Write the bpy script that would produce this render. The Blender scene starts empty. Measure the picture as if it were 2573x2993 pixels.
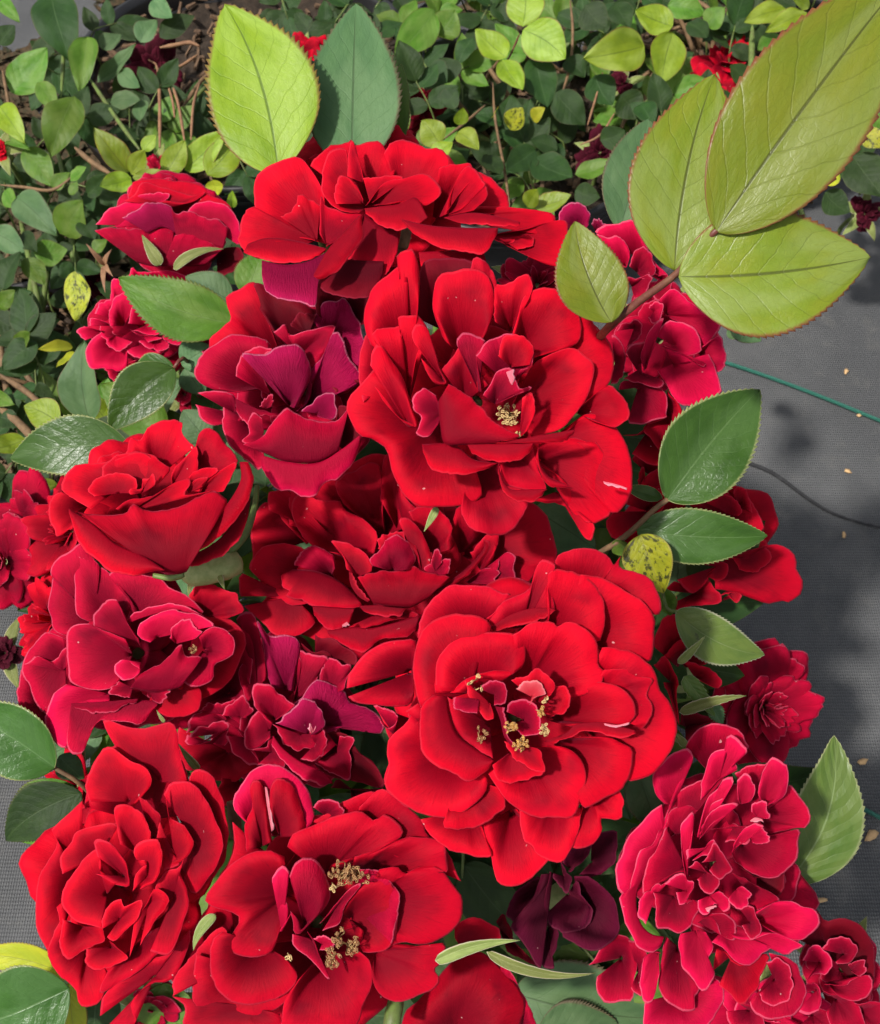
import bpy, math, random
import numpy as np
from mathutils import Vector, Matrix, noise as mnoise

R = math.radians
rng = random.Random(7)
scene = bpy.context.scene
COL = scene.collection

# ---------------- camera ----------------
HFOV, PITCH, CAM_H = R(46), R(58), .62
cam_data = bpy.data.cameras.new('camera'); cam = bpy.data.objects.new('camera', cam_data); COL.objects.link(cam)
cam_data.sensor_fit = 'HORIZONTAL'; cam_data.angle = HFOV; cam_data.clip_start = .02; cam_data.clip_end = 200
cam.location = (0, 0, CAM_H); cam.rotation_euler = (math.pi/2-PITCH, 0, 0)
scene.camera = cam
cam_data.dof.use_dof = True; cam_data.dof.focus_distance = .315; cam_data.dof.aperture_fstop = 48      # slight softness behind
# ---------------- sky and sun ----------------
SUN_DIR = Vector((-.45, -.30, .85)).normalized()      # towards the sun
world = bpy.data.worlds.new('World'); scene.world = world; world.use_nodes = True
wn = world.node_tree.nodes; bg = wn['Background']
sky = wn.new('ShaderNodeTexSky'); sky.sky_type = 'NISHITA'; sky.sun_disc = False
sky.sun_elevation = math.asin(SUN_DIR.z); sky.sun_rotation = math.atan2(SUN_DIR.x, SUN_DIR.y)
sky.air_density = 1.0; sky.dust_density = 3.0; sky.ozone_density = .6
hz = wn.new('ShaderNodeHueSaturation'); hz.inputs['Saturation'].default_value = .4      # hazy, nearly white sky
world.node_tree.links.new(sky.outputs[0], hz.inputs['Color']); world.node_tree.links.new(hz.outputs[0], bg.inputs[0]); bg.inputs[1].default_value = .11
sun_data = bpy.data.lights.new('sun', 'SUN'); sun = bpy.data.objects.new('sun', sun_data); COL.objects.link(sun)
sun_data.energy = 4.0; sun_data.angle = R(3.5); sun_data.color = (1, .96, .9)
sun.rotation_euler = (-SUN_DIR).to_track_quat('-Z', 'Y').to_euler(); sun.location = (-1, 1, 3)
scene.view_settings.view_transform = 'Standard'; scene.view_settings.look = 'None'
scene.view_settings.exposure = .32; scene.view_settings.gamma = 1
scene.cycles.use_adaptive_sampling = True; scene.cycles.adaptive_threshold = .03
scene.cycles.max_bounces = 6; scene.cycles.diffuse_bounces = 3; scene.cycles.glossy_bounces = 2; scene.cycles.transmission_bounces = 4; scene.cycles.caustics_reflective = False; scene.cycles.caustics_refractive = False

# ---------------- pixel helpers (photo pixels give a direction, depth comes from the plant) ----------------
FWD = Vector((0, math.cos(PITCH), -math.sin(PITCH))); RIGHT = Vector((1, 0, 0)); UP = Vector((0, math.sin(PITCH), math.cos(PITCH)))
CAM = Vector((0, 0, CAM_H)); TH = math.tan(HFOV/2); PW, PH = 2573, 2993
Fv, Rv, Uv, Cv = [np.array(v) for v in (FWD, RIGHT, UP, CAM)]
KPX = 2*TH/PW                                         # metres per photo pixel at 1 m depth
def pix(p, depth):                                    # (n,2) photo pixels + (n,) depths -> (n,3)
    p = np.asarray(p, float); depth = np.asarray(depth, float)
    nx = (p[..., 0]-PW/2)*KPX; ny = -(p[..., 1]-PH/2)*KPX
    return Cv + depth[..., None]*(Fv + nx[..., None]*Rv + ny[..., None]*Uv)
def P1(x, y, depth): return Vector(pix(np.array([x, y]), np.array(depth)))
def ground_at(x, y, z=0.):                            # photo pixel -> point on the horizontal plane z
    d = FWD + RIGHT*((x-PW/2)*KPX) - UP*((y-PH/2)*KPX)
    return CAM + d*((z-CAM_H)/d.z)
def crop(name, x, y): x0, y0, s = CROP[name]; return x0+x*s, y0+y*s

# ---------------- objects ----------------
def link(name, mesh, parent=None, mat=None):
    o = bpy.data.objects.new(name, mesh); COL.objects.link(o)
    if parent is not None: o.parent = parent
    if mat is not None and mesh is not None and not mesh.materials: mesh.materials.append(mat)
    return o
def empty(name, loc=(0, 0, 0), label=None, cat=None, group=None):
    o = bpy.data.objects.new(name, None); COL.objects.link(o); o.location = loc; o.empty_display_size = .01
    return tag(o, label, cat, group)
def tag(o, label=None, cat=None, group=None, kind=None):
    for k, v in (('label', label), ('category', cat), ('group', group), ('kind', kind)):
        if v: o[k] = v
    return o
def mesh_from(name, verts, faces, uvs=None, smooth=True, attr=None):
    me = bpy.data.meshes.new(name); me.from_pydata([tuple(v) for v in verts], [], faces)
    if uvs is not None:
        l = me.uv_layers.new(name='uv'); idx = np.empty(len(me.loops), int); me.loops.foreach_get('vertex_index', idx)
        l.data.foreach_set('uv', np.asarray(uvs, 'f')[idx].ravel())
    for k, a in (attr or {}).items():
        at = me.attributes.new(k, 'FLOAT', 'POINT'); at.data.foreach_set('value', np.asarray(a, 'f'))
    if smooth: me.polygons.foreach_set('use_smooth', [True]*len(me.polygons))
    me.update(); return me
def catmull(pts, n):
    p = np.asarray(pts, float)
    if len(p) == 1: return np.repeat(p, n, 0)
    q = np.vstack([2*p[0]-p[1], p, 2*p[-1]-p[-2]]); out = []
    for i in range(1, len(q)-2):
        p0, p1, p2, p3 = q[i-1:i+3]; t = np.linspace(0, 1, 13)[:-1, None]
        out.append(.5*(2*p1+(p2-p0)*t+(2*p0-5*p1+4*p2-p3)*t**2+(3*p1-p0-3*p2+p3)*t**3))
    c = np.vstack(out+[q[-2:-1]]); s = np.r_[0, np.cumsum(np.linalg.norm(np.diff(c, axis=0), axis=1))]
    u = np.linspace(0, s[-1], n)
    return np.stack([np.interp(u, s, c[:, k]) for k in range(c.shape[1])], 1)
def thick_grid(name, g, th, uv, attr):                # g (rows, cols, 3) -> closed thin sheet
    r, c = g.shape[:2]
    du = np.gradient(g, axis=1); dv = np.gradient(g, axis=0); n = np.cross(du, dv)
    n /= np.linalg.norm(n, axis=2, keepdims=True)+1e-12
    th = np.broadcast_to(np.asarray(th, float), (r, c))[..., None]
    V = np.vstack([(g+n*th/2).reshape(-1, 3), (g-n*th/2).reshape(-1, 3)]); N = r*c
    f = []
    for i in range(r-1):
        for j in range(c-1):
            a = i*c+j; f.append((a, a+1, a+c+1, a+c)); f.append((N+a, N+a+c, N+a+c+1, N+a+1))
    b = [j for j in range(c)]+[i*c+c-1 for i in range(1, r)]+[(r-1)*c+j for j in range(c-2, -1, -1)]+[i*c for i in range(r-2, 0, -1)]
    for k in range(len(b)):
        a, d = b[k], b[(k+1) % len(b)]; f.append((d, a, N+a, N+d))
    return mesh_from(name, V, f, np.vstack([uv.reshape(-1, 2)]*2), attr={k: np.r_[a.ravel(), a.ravel()] for k, a in attr.items()})
def tube_mesh(name, pts, rad, sides=8, n=16, taper=None):
    p = catmull([tuple(q) for q in pts], n); V = []; f = []
    up = np.array([.3, .2, .93]); t = np.gradient(p, axis=0); t /= np.linalg.norm(t, axis=1, keepdims=True)+1e-9
    rad = np.interp(np.linspace(0, 1, n), np.linspace(0, 1, len(np.atleast_1d(rad))), np.atleast_1d(rad))
    for i in range(n):
        a = np.cross(t[i], up); a /= np.linalg.norm(a)+1e-9; b = np.cross(t[i], a)
        for k in range(sides):
            w = 2*math.pi*k/sides; V.append(p[i]+rad[i]*(a*math.cos(w)+b*math.sin(w)))
    for i in range(n-1):
        for k in range(sides):
            f.append((i*sides+k, i*sides+(k+1) % sides, (i+1)*sides+(k+1) % sides, (i+1)*sides+k))
    f += [tuple(range(sides))[::-1], tuple((n-1)*sides+k for k in range(sides))]
    uv = [(k/sides, i/(n-1)) for i in range(n) for k in range(sides)]
    return mesh_from(name, V, f, uv)

# ---------------- materials ----------------
class NT:
    def __init__(s, name):
        s.m = bpy.data.materials.new(name); s.m.use_nodes = True; s.t = s.m.node_tree; s.N = s.t.nodes
        s.p = s.N['Principled BSDF']; s.out = s.N['Material Output']
    def add(s, typ, **k):
        n = s.N.new('ShaderNode'+typ)
        for a, v in k.items():
            if a.startswith('i_'): s.set(n.inputs[a[2:].replace('_', ' ')], v)
            else: setattr(n, a, v)
        return n
    def set(s, sock, v):
        if hasattr(v, 'is_output') or isinstance(v, bpy.types.NodeSocket): s.t.links.new(v, sock)
        else: sock.default_value = v
    def math(s, op, a, b=0, clamp=False):
        n = s.N.new('ShaderNodeMath'); n.operation = op; n.use_clamp = clamp; s.set(n.inputs[0], a); s.set(n.inputs[1], b); return n.outputs[0]
    def mix(s, fac, a, b, mode='MIX'):
        n = s.N.new('ShaderNodeMix'); n.data_type = 'RGBA'; n.blend_type = mode; s.set(n.inputs[0], fac)
        for k, v in ((6, a), (7, b)): s.set(n.inputs[k], v if not isinstance(v, tuple) else (*v, 1)[:4])
        return n.outputs[2]
    def ramp(s, x, lo, hi):
        n = s.N.new('ShaderNodeMapRange'); n.interpolation_type = 'SMOOTHSTEP'; s.set(n.inputs[0], x); n.inputs[1].default_value = lo; n.inputs[2].default_value = hi
        return n.outputs[0]
    def noise(s, vec=None, scale=5, detail=3, rough=.5):
        n = s.add('TexNoise'); n.inputs['Scale'].default_value = scale; n.inputs['Detail'].default_value = detail; n.inputs['Roughness'].default_value = rough
        if vec is not None: s.t.links.new(vec, n.inputs['Vector'])
        return n.outputs[0]
    def mapping(s, vec, scale):
        n = s.add('Mapping'); s.t.links.new(vec, n.inputs[0]); n.inputs['Scale'].default_value = scale; return n.outputs[0]
    def bump(s, h, strength=.3, dist=.001):
        n = s.add('Bump'); s.set(n.inputs['Height'], h); n.inputs['Strength'].default_value = strength; n.inputs['Distance'].default_value = dist
        return n.outputs[0]
    def translucent(s, col, fac):
        tr = s.add('BsdfTranslucent'); s.set(tr.inputs[0], col if not isinstance(col, tuple) else (*col, 1)[:4])
        mx = s.add('MixShader'); s.set(mx.inputs[0], fac)
        s.t.links.new(s.p.outputs[0], mx.inputs[1]); s.t.links.new(tr.outputs[0], mx.inputs[2]); s.t.links.new(mx.outputs[0], s.out.inputs[0])

def petal_material(name, col, rim, deep, wrinkle=.25, rimk=.32):
    m = NT(name); uv = m.add('UVMap').outputs[0]; rnd = m.add('ObjectInfo').outputs['Random']
    rimd = m.add('Attribute', attribute_name='rim').outputs['Fac']
    sep = m.add('SeparateXYZ'); m.t.links.new(uv, sep.inputs[0]); v = sep.outputs[1]
    obj = m.add('TexCoord').outputs['Object']
    big = m.noise(obj, 70, 3); veins = m.noise(m.mapping(uv, (34, 2.2, 1)), 2.2, 4, .6); fine = m.noise(obj, 900, 3, .6)
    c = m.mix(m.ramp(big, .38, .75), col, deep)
    c = m.mix(m.math('MULTIPLY', m.ramp(m.math('ADD', v, m.math('MULTIPLY', m.math('SUBTRACT', big, .5), .9)), .98, .30), .88), c, deep)  # darker towards the petal base: velvet pigment plus painted crevice shade
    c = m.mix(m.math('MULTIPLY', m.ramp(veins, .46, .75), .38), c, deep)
    hsv = m.add('HueSaturation'); m.set(hsv.inputs['Color'], c)
    m.set(hsv.inputs['Value'], m.math('ADD', .86, m.math('MULTIPLY', rnd, .26)))
    glow = m.math('MULTIPLY', m.ramp(v, .72, 1.), .55)  # rim lightened in the colour, imitating sheen and light through the edge
    wob = m.math('MULTIPLY', m.noise(obj, 160, 2), .0006)
    edge = m.ramp(m.math('SUBTRACT', rimd, wob), .00020, .00003)
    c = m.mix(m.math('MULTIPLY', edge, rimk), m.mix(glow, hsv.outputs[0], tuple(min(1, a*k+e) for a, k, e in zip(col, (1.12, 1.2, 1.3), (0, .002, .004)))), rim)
    speck = m.ramp(m.noise(obj, 520, 1, .4), .795, .83); c = m.mix(m.math('MULTIPLY', speck, .55), c, (.8, .45, .45))
    m.set(m.p.inputs['Base Color'], c)
    m.p.inputs['Roughness'].default_value = .68; m.p.inputs['Specular IOR Level'].default_value = .10
    m.p.inputs['Sheen Weight'].default_value = .16; m.p.inputs['Sheen Roughness'].default_value = .32
    m.p.inputs['Sheen Tint'].default_value = (1, .10, .22, 1)
    h = m.math('ADD', m.math('MULTIPLY', veins, 1.), m.math('MULTIPLY', fine, .25))
    m.set(m.p.inputs['Normal'], m.bump(h, wrinkle, .0008))
    m.translucent(c, .30)
    return m.m
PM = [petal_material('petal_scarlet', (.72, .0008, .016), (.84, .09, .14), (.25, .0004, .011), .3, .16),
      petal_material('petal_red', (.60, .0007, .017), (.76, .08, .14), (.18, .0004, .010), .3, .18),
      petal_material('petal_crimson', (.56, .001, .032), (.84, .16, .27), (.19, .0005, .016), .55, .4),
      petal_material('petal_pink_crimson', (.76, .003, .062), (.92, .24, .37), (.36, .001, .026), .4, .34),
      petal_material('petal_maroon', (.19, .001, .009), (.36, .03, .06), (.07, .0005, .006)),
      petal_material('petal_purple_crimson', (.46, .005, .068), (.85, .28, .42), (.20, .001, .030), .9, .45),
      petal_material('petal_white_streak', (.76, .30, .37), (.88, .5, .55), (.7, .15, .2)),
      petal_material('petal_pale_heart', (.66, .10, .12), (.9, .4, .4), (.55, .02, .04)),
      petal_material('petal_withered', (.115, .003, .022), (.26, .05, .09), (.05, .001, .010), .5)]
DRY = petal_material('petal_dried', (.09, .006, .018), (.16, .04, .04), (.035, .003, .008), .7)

def leaf_material(name, col, col2, rimc, vein, gloss=.4, trans=.28, blotch=None, rimw=.05, col3=None, rib=.9):
    m = NT(name); uv = m.add('UVMap').outputs[0]; rnd = m.add('ObjectInfo').outputs['Random']
    sep = m.add('SeparateXYZ'); m.t.links.new(uv, sep.inputs[0])
    a = m.math('ABSOLUTE', m.math('MULTIPLY', m.math('SUBTRACT', sep.outputs[0], .5), 2)); v = sep.outputs[1]
    tc = m.add('TexCoord').outputs['Object']
    uvr = m.add('VectorMath', operation='ADD'); m.t.links.new(uv, uvr.inputs[0])
    cx = m.add('CombineXYZ'); m.set(cx.inputs[0], m.math('MULTIPLY', rnd, 40)); m.t.links.new(cx.outputs[0], uvr.inputs[1]); uq = uvr.outputs[0]
    n1 = m.noise(uq, 3.2, 4, .55); n2 = m.noise(uq, 26, 4, .65)
    n0 = m.noise(m.mapping(uq, (1.4, 1., 1)), 1.7, 2, .5)
    c = m.mix(m.ramp(n1, .35, .68), col, col2)
    c = m.mix(m.math('MULTIPLY', m.ramp(n0, .42, .62), .75), c, col3 or col2)
    c = m.mix(m.math('MULTIPLY', m.ramp(n2, .45, .75), .35), c, col2)
    # side veins: sweep forward from the midrib
    w = m.math('SUBTRACT', m.math('MULTIPLY', v, 8.), m.math('MULTIPLY', a, 2.1))
    w = m.math('ADD', w, m.math('MULTIPLY', n1, .8))
    fr = m.math('ABSOLUTE', m.math('SUBTRACT', m.math('FRACT', w), .5))
    sv = m.ramp(fr, .055, .0); mid = m.ramp(a, .035, .012)
    vor = m.add('TexVoronoi', feature='DISTANCE_TO_EDGE'); m.t.links.new(m.mapping(uq, (16, 26, 1)), vor.inputs['Vector']); vor.inputs['Scale'].default_value = 1.
    net = m.ramp(vor.outputs[0], .09, .0)
    c = m.mix(m.math('MULTIPLY', sv, .20), c, vein); c = m.mix(m.math('MULTIPLY', net, .07), c, vein); c = m.mix(m.math('MULTIPLY', mid, .8), c, vein)
    hsv = m.add('HueSaturation'); m.set(hsv.inputs['Color'], c); m.set(hsv.inputs['Value'], m.math('ADD', .75, m.math('MULTIPLY', rnd, .5)))
    m.set(hsv.inputs['Hue'], m.math('ADD', .485, m.math('MULTIPLY', rnd, .03))); c = hsv.outputs[0]
    if blotch:
        b = m.ramp(m.noise(uq, 5, 5, .7), blotch[1], blotch[1]+.1); c = m.mix(m.math('MULTIPLY', b, .9), c, blotch[0])
    edge = m.ramp(m.math('ADD', a, m.math('MULTIPLY', n2, .05)), 1.0-rimw, 1.03)
    c = m.mix(edge, c, rimc)
    m.set(m.p.inputs['Base Color'], c); m.p.inputs['Roughness'].default_value = gloss
    m.p.inputs['Specular IOR Level'].default_value = .28
    n3 = m.noise(uq, 9, 3, .6)
    h = m.math('SUBTRACT', m.math('ADD', m.math('MULTIPLY', n2, .35), m.math('ADD', m.math('MULTIPLY', fr, rib), m.math('MULTIPLY', n3, 1.7))), m.math('ADD', m.math('MULTIPLY', sv, .7), m.math('ADD', mid, m.math('MULTIPLY', net, .10))))
    m.set(m.p.inputs['Normal'], m.bump(h, .24, .0009))
    m.translucent(m.mix(.5, c, (.30, .42, .02)), trans)
    return m.m
LM = {'L': leaf_material('leaf_lime', (.26, .36, .020), (.19, .29, .018), (.22, .12, .04), (.09, .14, .02), .45, .35, col3=(.33, .44, .07)),
      'Y': leaf_material('leaf_yellow', (.52, .50, .03), (.40, .44, .03), (.35, .25, .05), (.30, .30, .04), .5, .35),
      'S': leaf_material('leaf_spotted', (.42, .42, .02), (.30, .34, .02), (.3, .25, .06), (.30, .30, .05), .45, .25, blotch=((.02, .022, .012), .50)),
      'Z': leaf_material('leaf_blotched', (.10, .19, .04), (.15, .24, .05), (.36, .36, .24), (.20, .28, .10), .3, .25, blotch=((.05, .05, .03), .6)),
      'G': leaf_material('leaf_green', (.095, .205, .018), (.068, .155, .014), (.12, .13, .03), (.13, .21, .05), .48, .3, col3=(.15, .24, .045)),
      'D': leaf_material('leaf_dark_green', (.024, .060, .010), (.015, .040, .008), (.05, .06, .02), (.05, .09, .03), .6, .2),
      'B': leaf_material('leaf_blue_green', (.085, .165, .062), (.065, .135, .052), (.11, .08, .045), (.05, .09, .035), .55, .25, col3=(.12, .20, .085)),
      'O': leaf_material('leaf_olive_red_edge', (.17, .235, .018), (.21, .245, .020), (.22, .06, .035), (.065, .075, .015), .36, .30, rimw=.045, col3=(.24, .30, .075)),
      'X': leaf_material('leaf_glossy', (.046, .108, .016), (.030, .076, .011), (.30, .32, .13), (.09, .16, .05), .30, .2, rimw=.03, col3=(.065, .13, .034)),
      'V': leaf_material('leaf_pale_ribbed', (.085, .175, .03), (.13, .21, .04), (.34, .36, .18), (.24, .34, .13), .35, .3, blotch=((.34, .33, .08), .66), col3=(.17, .25, .07), rib=4.5),
      'T': leaf_material('leaf_sepal', (.26, .30, .09), (.17, .21, .05), (.50, .44, .30), (.36, .38, .18), .6, .2, rimw=.12)}
def plain(name, col, col2, rough=.6, scale=200, bumpk=.3, dist=.001, spec=.3):
    m = NT(name); tc = m.add('TexCoord').outputs['Object']; n = m.noise(tc, scale, 5, .65)
    m.set(m.p.inputs['Base Color'], m.mix(m.ramp(n, .35, .7), col, col2)); m.p.inputs['Roughness'].default_value = rough
    m.p.inputs['Specular IOR Level'].default_value = spec
    m.set(m.p.inputs['Normal'], m.bump(n, bumpk, dist)); return m.m
STEM_G = plain('stem_green', (.13, .19, .045), (.09, .10, .035), .5)
STEM_R = plain('stem_red_brown', (.11, .028, .022), (.16, .075, .04), .42)
STEM_B = plain('stem_brown', (.20, .12, .06), (.11, .065, .035), .7)
TAN = plain('dried_stalk', (.27, .145, .075), (.18, .09, .05), .7)
ANTHER = plain('anther_gold', (.55, .28, .06), (.32, .15, .05), .6, 900)
ANTHER_B = plain('anther_brown', (.30, .15, .06), (.16, .07, .03), .6, 900)
ANTHER_P = plain('anther_pale', (.62, .45, .20), (.40, .24, .10), .6, 900)
CALYX = plain('calyx_green', (.30, .33, .13), (.20, .25, .08), .6, 300)
PLASTIC = plain('black_plastic', (.012, .012, .013), (.02, .02, .021), .38, 60, .1, .001, .5)
SOIL = plain('soil', (.022, .015, .010), (.045, .03, .02), .9, 90, .9, .004)
BARK = plain('bark_chip', (.15, .09, .052), (.08, .048, .03), .85, 120, .7, .002)
# ---- traced petals: "inner rail | free edge | options", points in crop pixels (crop origin and scale per bloom) ----
CROP = {'A': (550, 400, .67378), 'B': (1000, 1500, .61763), 'R1': (1600, 550, .41012), 'R2': (1700, 1300, .43424),
        'R3': (200, 500, .36188), 'R4': (1750, 2050, .4621), 'R5': (0, 1350, .45845), 'R6': (500, 1650, .42111),
        'R7': (1100, 2350, .44919), 'R8': (700, 1350, .56148), 'L': (0, 1993, .72993), 'TL': (0, 0, .72993),
        'TR': (1273, 0, .72993), 'ML': (0, 1000, .72993), 'MR': (1273, 1000, .72993), 'D': (0, 0, 1.44470)}

ROSES = []
def rose(**k): ROSES.append(k)

rose(key='T', crop='A', c=(820, 330), r=520, d=.338, tilt=(0, -.45), col=0, step=5,
 label='bright scarlet rose in side view crowning the cluster under two upright leaves',
 petals='''
800,330|530,125 600,45 690,28 712,8 722,35 825,18 860,62 900,150
950,330|850,70 880,30 945,15 1030,48 1110,62 1130,120 1090,250
1060,360|1090,130 1220,112 1248,140 1330,195 1388,262 1392,310 1300,340
1100,350|1250,300 1400,305 1560,325 1588,345 1588,400 1560,430 1480,400 1300,380|d=.1
1300,430|1470,400 1620,360 1650,400 1655,470 1625,545 1560,555 1420,490 1380,470|d=.1
1350,440|1385,465 1480,425 1500,470 1430,490|d=.1
765,335 840,390 915,410|690,530 760,545 850,600 910,500|k=1 d=-.1
700,535 850,540|560,650 650,690 800,690 845,600|k=4 d=-.1
1000,500 1280,490|1010,560 1060,605 1110,600 1320,640|d=-.1
320,535 420,555 520,540 600,500|320,600 340,670 400,705 480,715 550,735 560,640|k=5 d=-.1
600,430|590,240 540,150 480,88 400,100 310,150 285,200 285,280 320,360 420,420 560,455|b=-.12 d=.15
560,450|285,300 235,350 218,450 240,495 310,530 320,450|d=.1
260,465 340,440 450,448 600,485|240,500 310,528 420,548 540,530 600,490|d=.1 b=.1
560,455|400,345 440,325 465,290 485,250 530,270 575,295|d=.1
600,470|570,420 575,250 600,300 690,330 745,325 720,400 600,480|d=.1 k=1
770,310|745,328 660,320 610,280 580,230 585,130 620,60 680,50 690,120|d=.3 b=-.1
760,200|690,170 700,40 712,10 725,40 760,170|d=.2
760,290|640,290 640,200 670,165 730,210 760,270|d=.2
790,290|760,180 850,170 935,178 800,285|d=.15
770,300|780,290 850,200 935,180 1040,160 1100,240 1030,300 980,270 900,290|d=.2
1090,350|1130,330 1160,200 1220,120 1280,190 1290,210 1200,310|d=.2
1110,345|1140,300 1200,215 1260,165 1300,250 1240,320|d=.2
765,310 850,300 920,290 990,265 1040,350|770,330 830,380 910,408 935,400 1000,380|d=-.1
925,358 1050,385 1200,395 1345,395|935,370 990,430 1090,480 1180,497 1285,500 1325,450 1345,395|d=-.12 b=.12
1110,350 1250,330 1440,370|1170,372 1250,380 1440,388|d=.1
740,345 660,430 600,500 545,600|758,335 755,440 700,520 640,590 580,615 545,605|d=.05 b=.25
''')

rose(key='P', crop='A', c=(500, 1100), r=370, d=.342, tilt=(0, -.15), col=2, step=6,
 label='purple crimson rose half open with curling pale edged petals, beside the widest upper bloom',
 petals='''
420,1000|90,920 110,860 180,790 165,700 230,650 300,635 330,760 370,860|k=1
480,950|370,850 300,720 285,650 320,640 450,700 560,750 580,760 560,800|k=4
650,850|550,760 560,640 640,560 740,540 850,600 860,700 800,800|k=4
620,900|535,790 590,725 650,710 680,695 720,760 760,860 772,940 740,1000|k=5
520,860|445,820 480,765 560,770|k=4 d=.1
480,950|375,850 420,810 430,850 520,840 630,815 640,840 600,920 540,1000|k=2
700,1080|640,1110 610,1060 640,1030 750,1060 770,1040|k=4
500,1180|470,1190 530,1130 535,1010 580,960 640,840 700,950 750,1060 640,1110 560,1150|k=5 b=.1
330,1090|215,1110 100,1095 30,1050 25,1000 80,930 160,865 230,855 310,870 360,905 300,960|c=.14
200,1200|40,1110 140,1100 200,1125 210,1180 260,1220 150,1250 90,1245 45,1210 30,1160|c=.1
300,1250|150,1170 150,1220 170,1320 230,1390 310,1440 330,1380 280,1330
370,1130|210,1040 215,980 245,930 330,905 365,915 310,980 340,1080|b=-.1
440,1170|380,1100 330,1010 225,942 330,945 390,908 470,905 515,950 532,1030 470,1180|k=5 b=.22 d=.1
340,1180|310,1170 350,1120 370,1130 360,1170|d=.2
205,1135 300,1180 330,1185|210,1190 260,1250 310,1210 390,1210|d=-.1
640,1330|640,1240 660,1160 720,1200 760,1300 700,1380|k=4
560,1200|490,1190 560,1130 625,1110 640,1170 635,1225 560,1215|k=5 d=.1
330,1290|320,1215 290,1200 262,1240 265,1280 235,1320 270,1335 320,1320|d=.1
330,1370 430,1410 560,1410 650,1370|240,1335 310,1310 360,1250 420,1170 460,1195 540,1225 640,1230 700,1170|d=-.05 b=.2
315,1380 430,1410 560,1415 660,1360 750,1290|320,1440 380,1520 450,1540 500,1560 550,1555 590,1500 660,1480 720,1400 750,1330|d=-.15 b=.1 c=.12 k=3
''')

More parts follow.
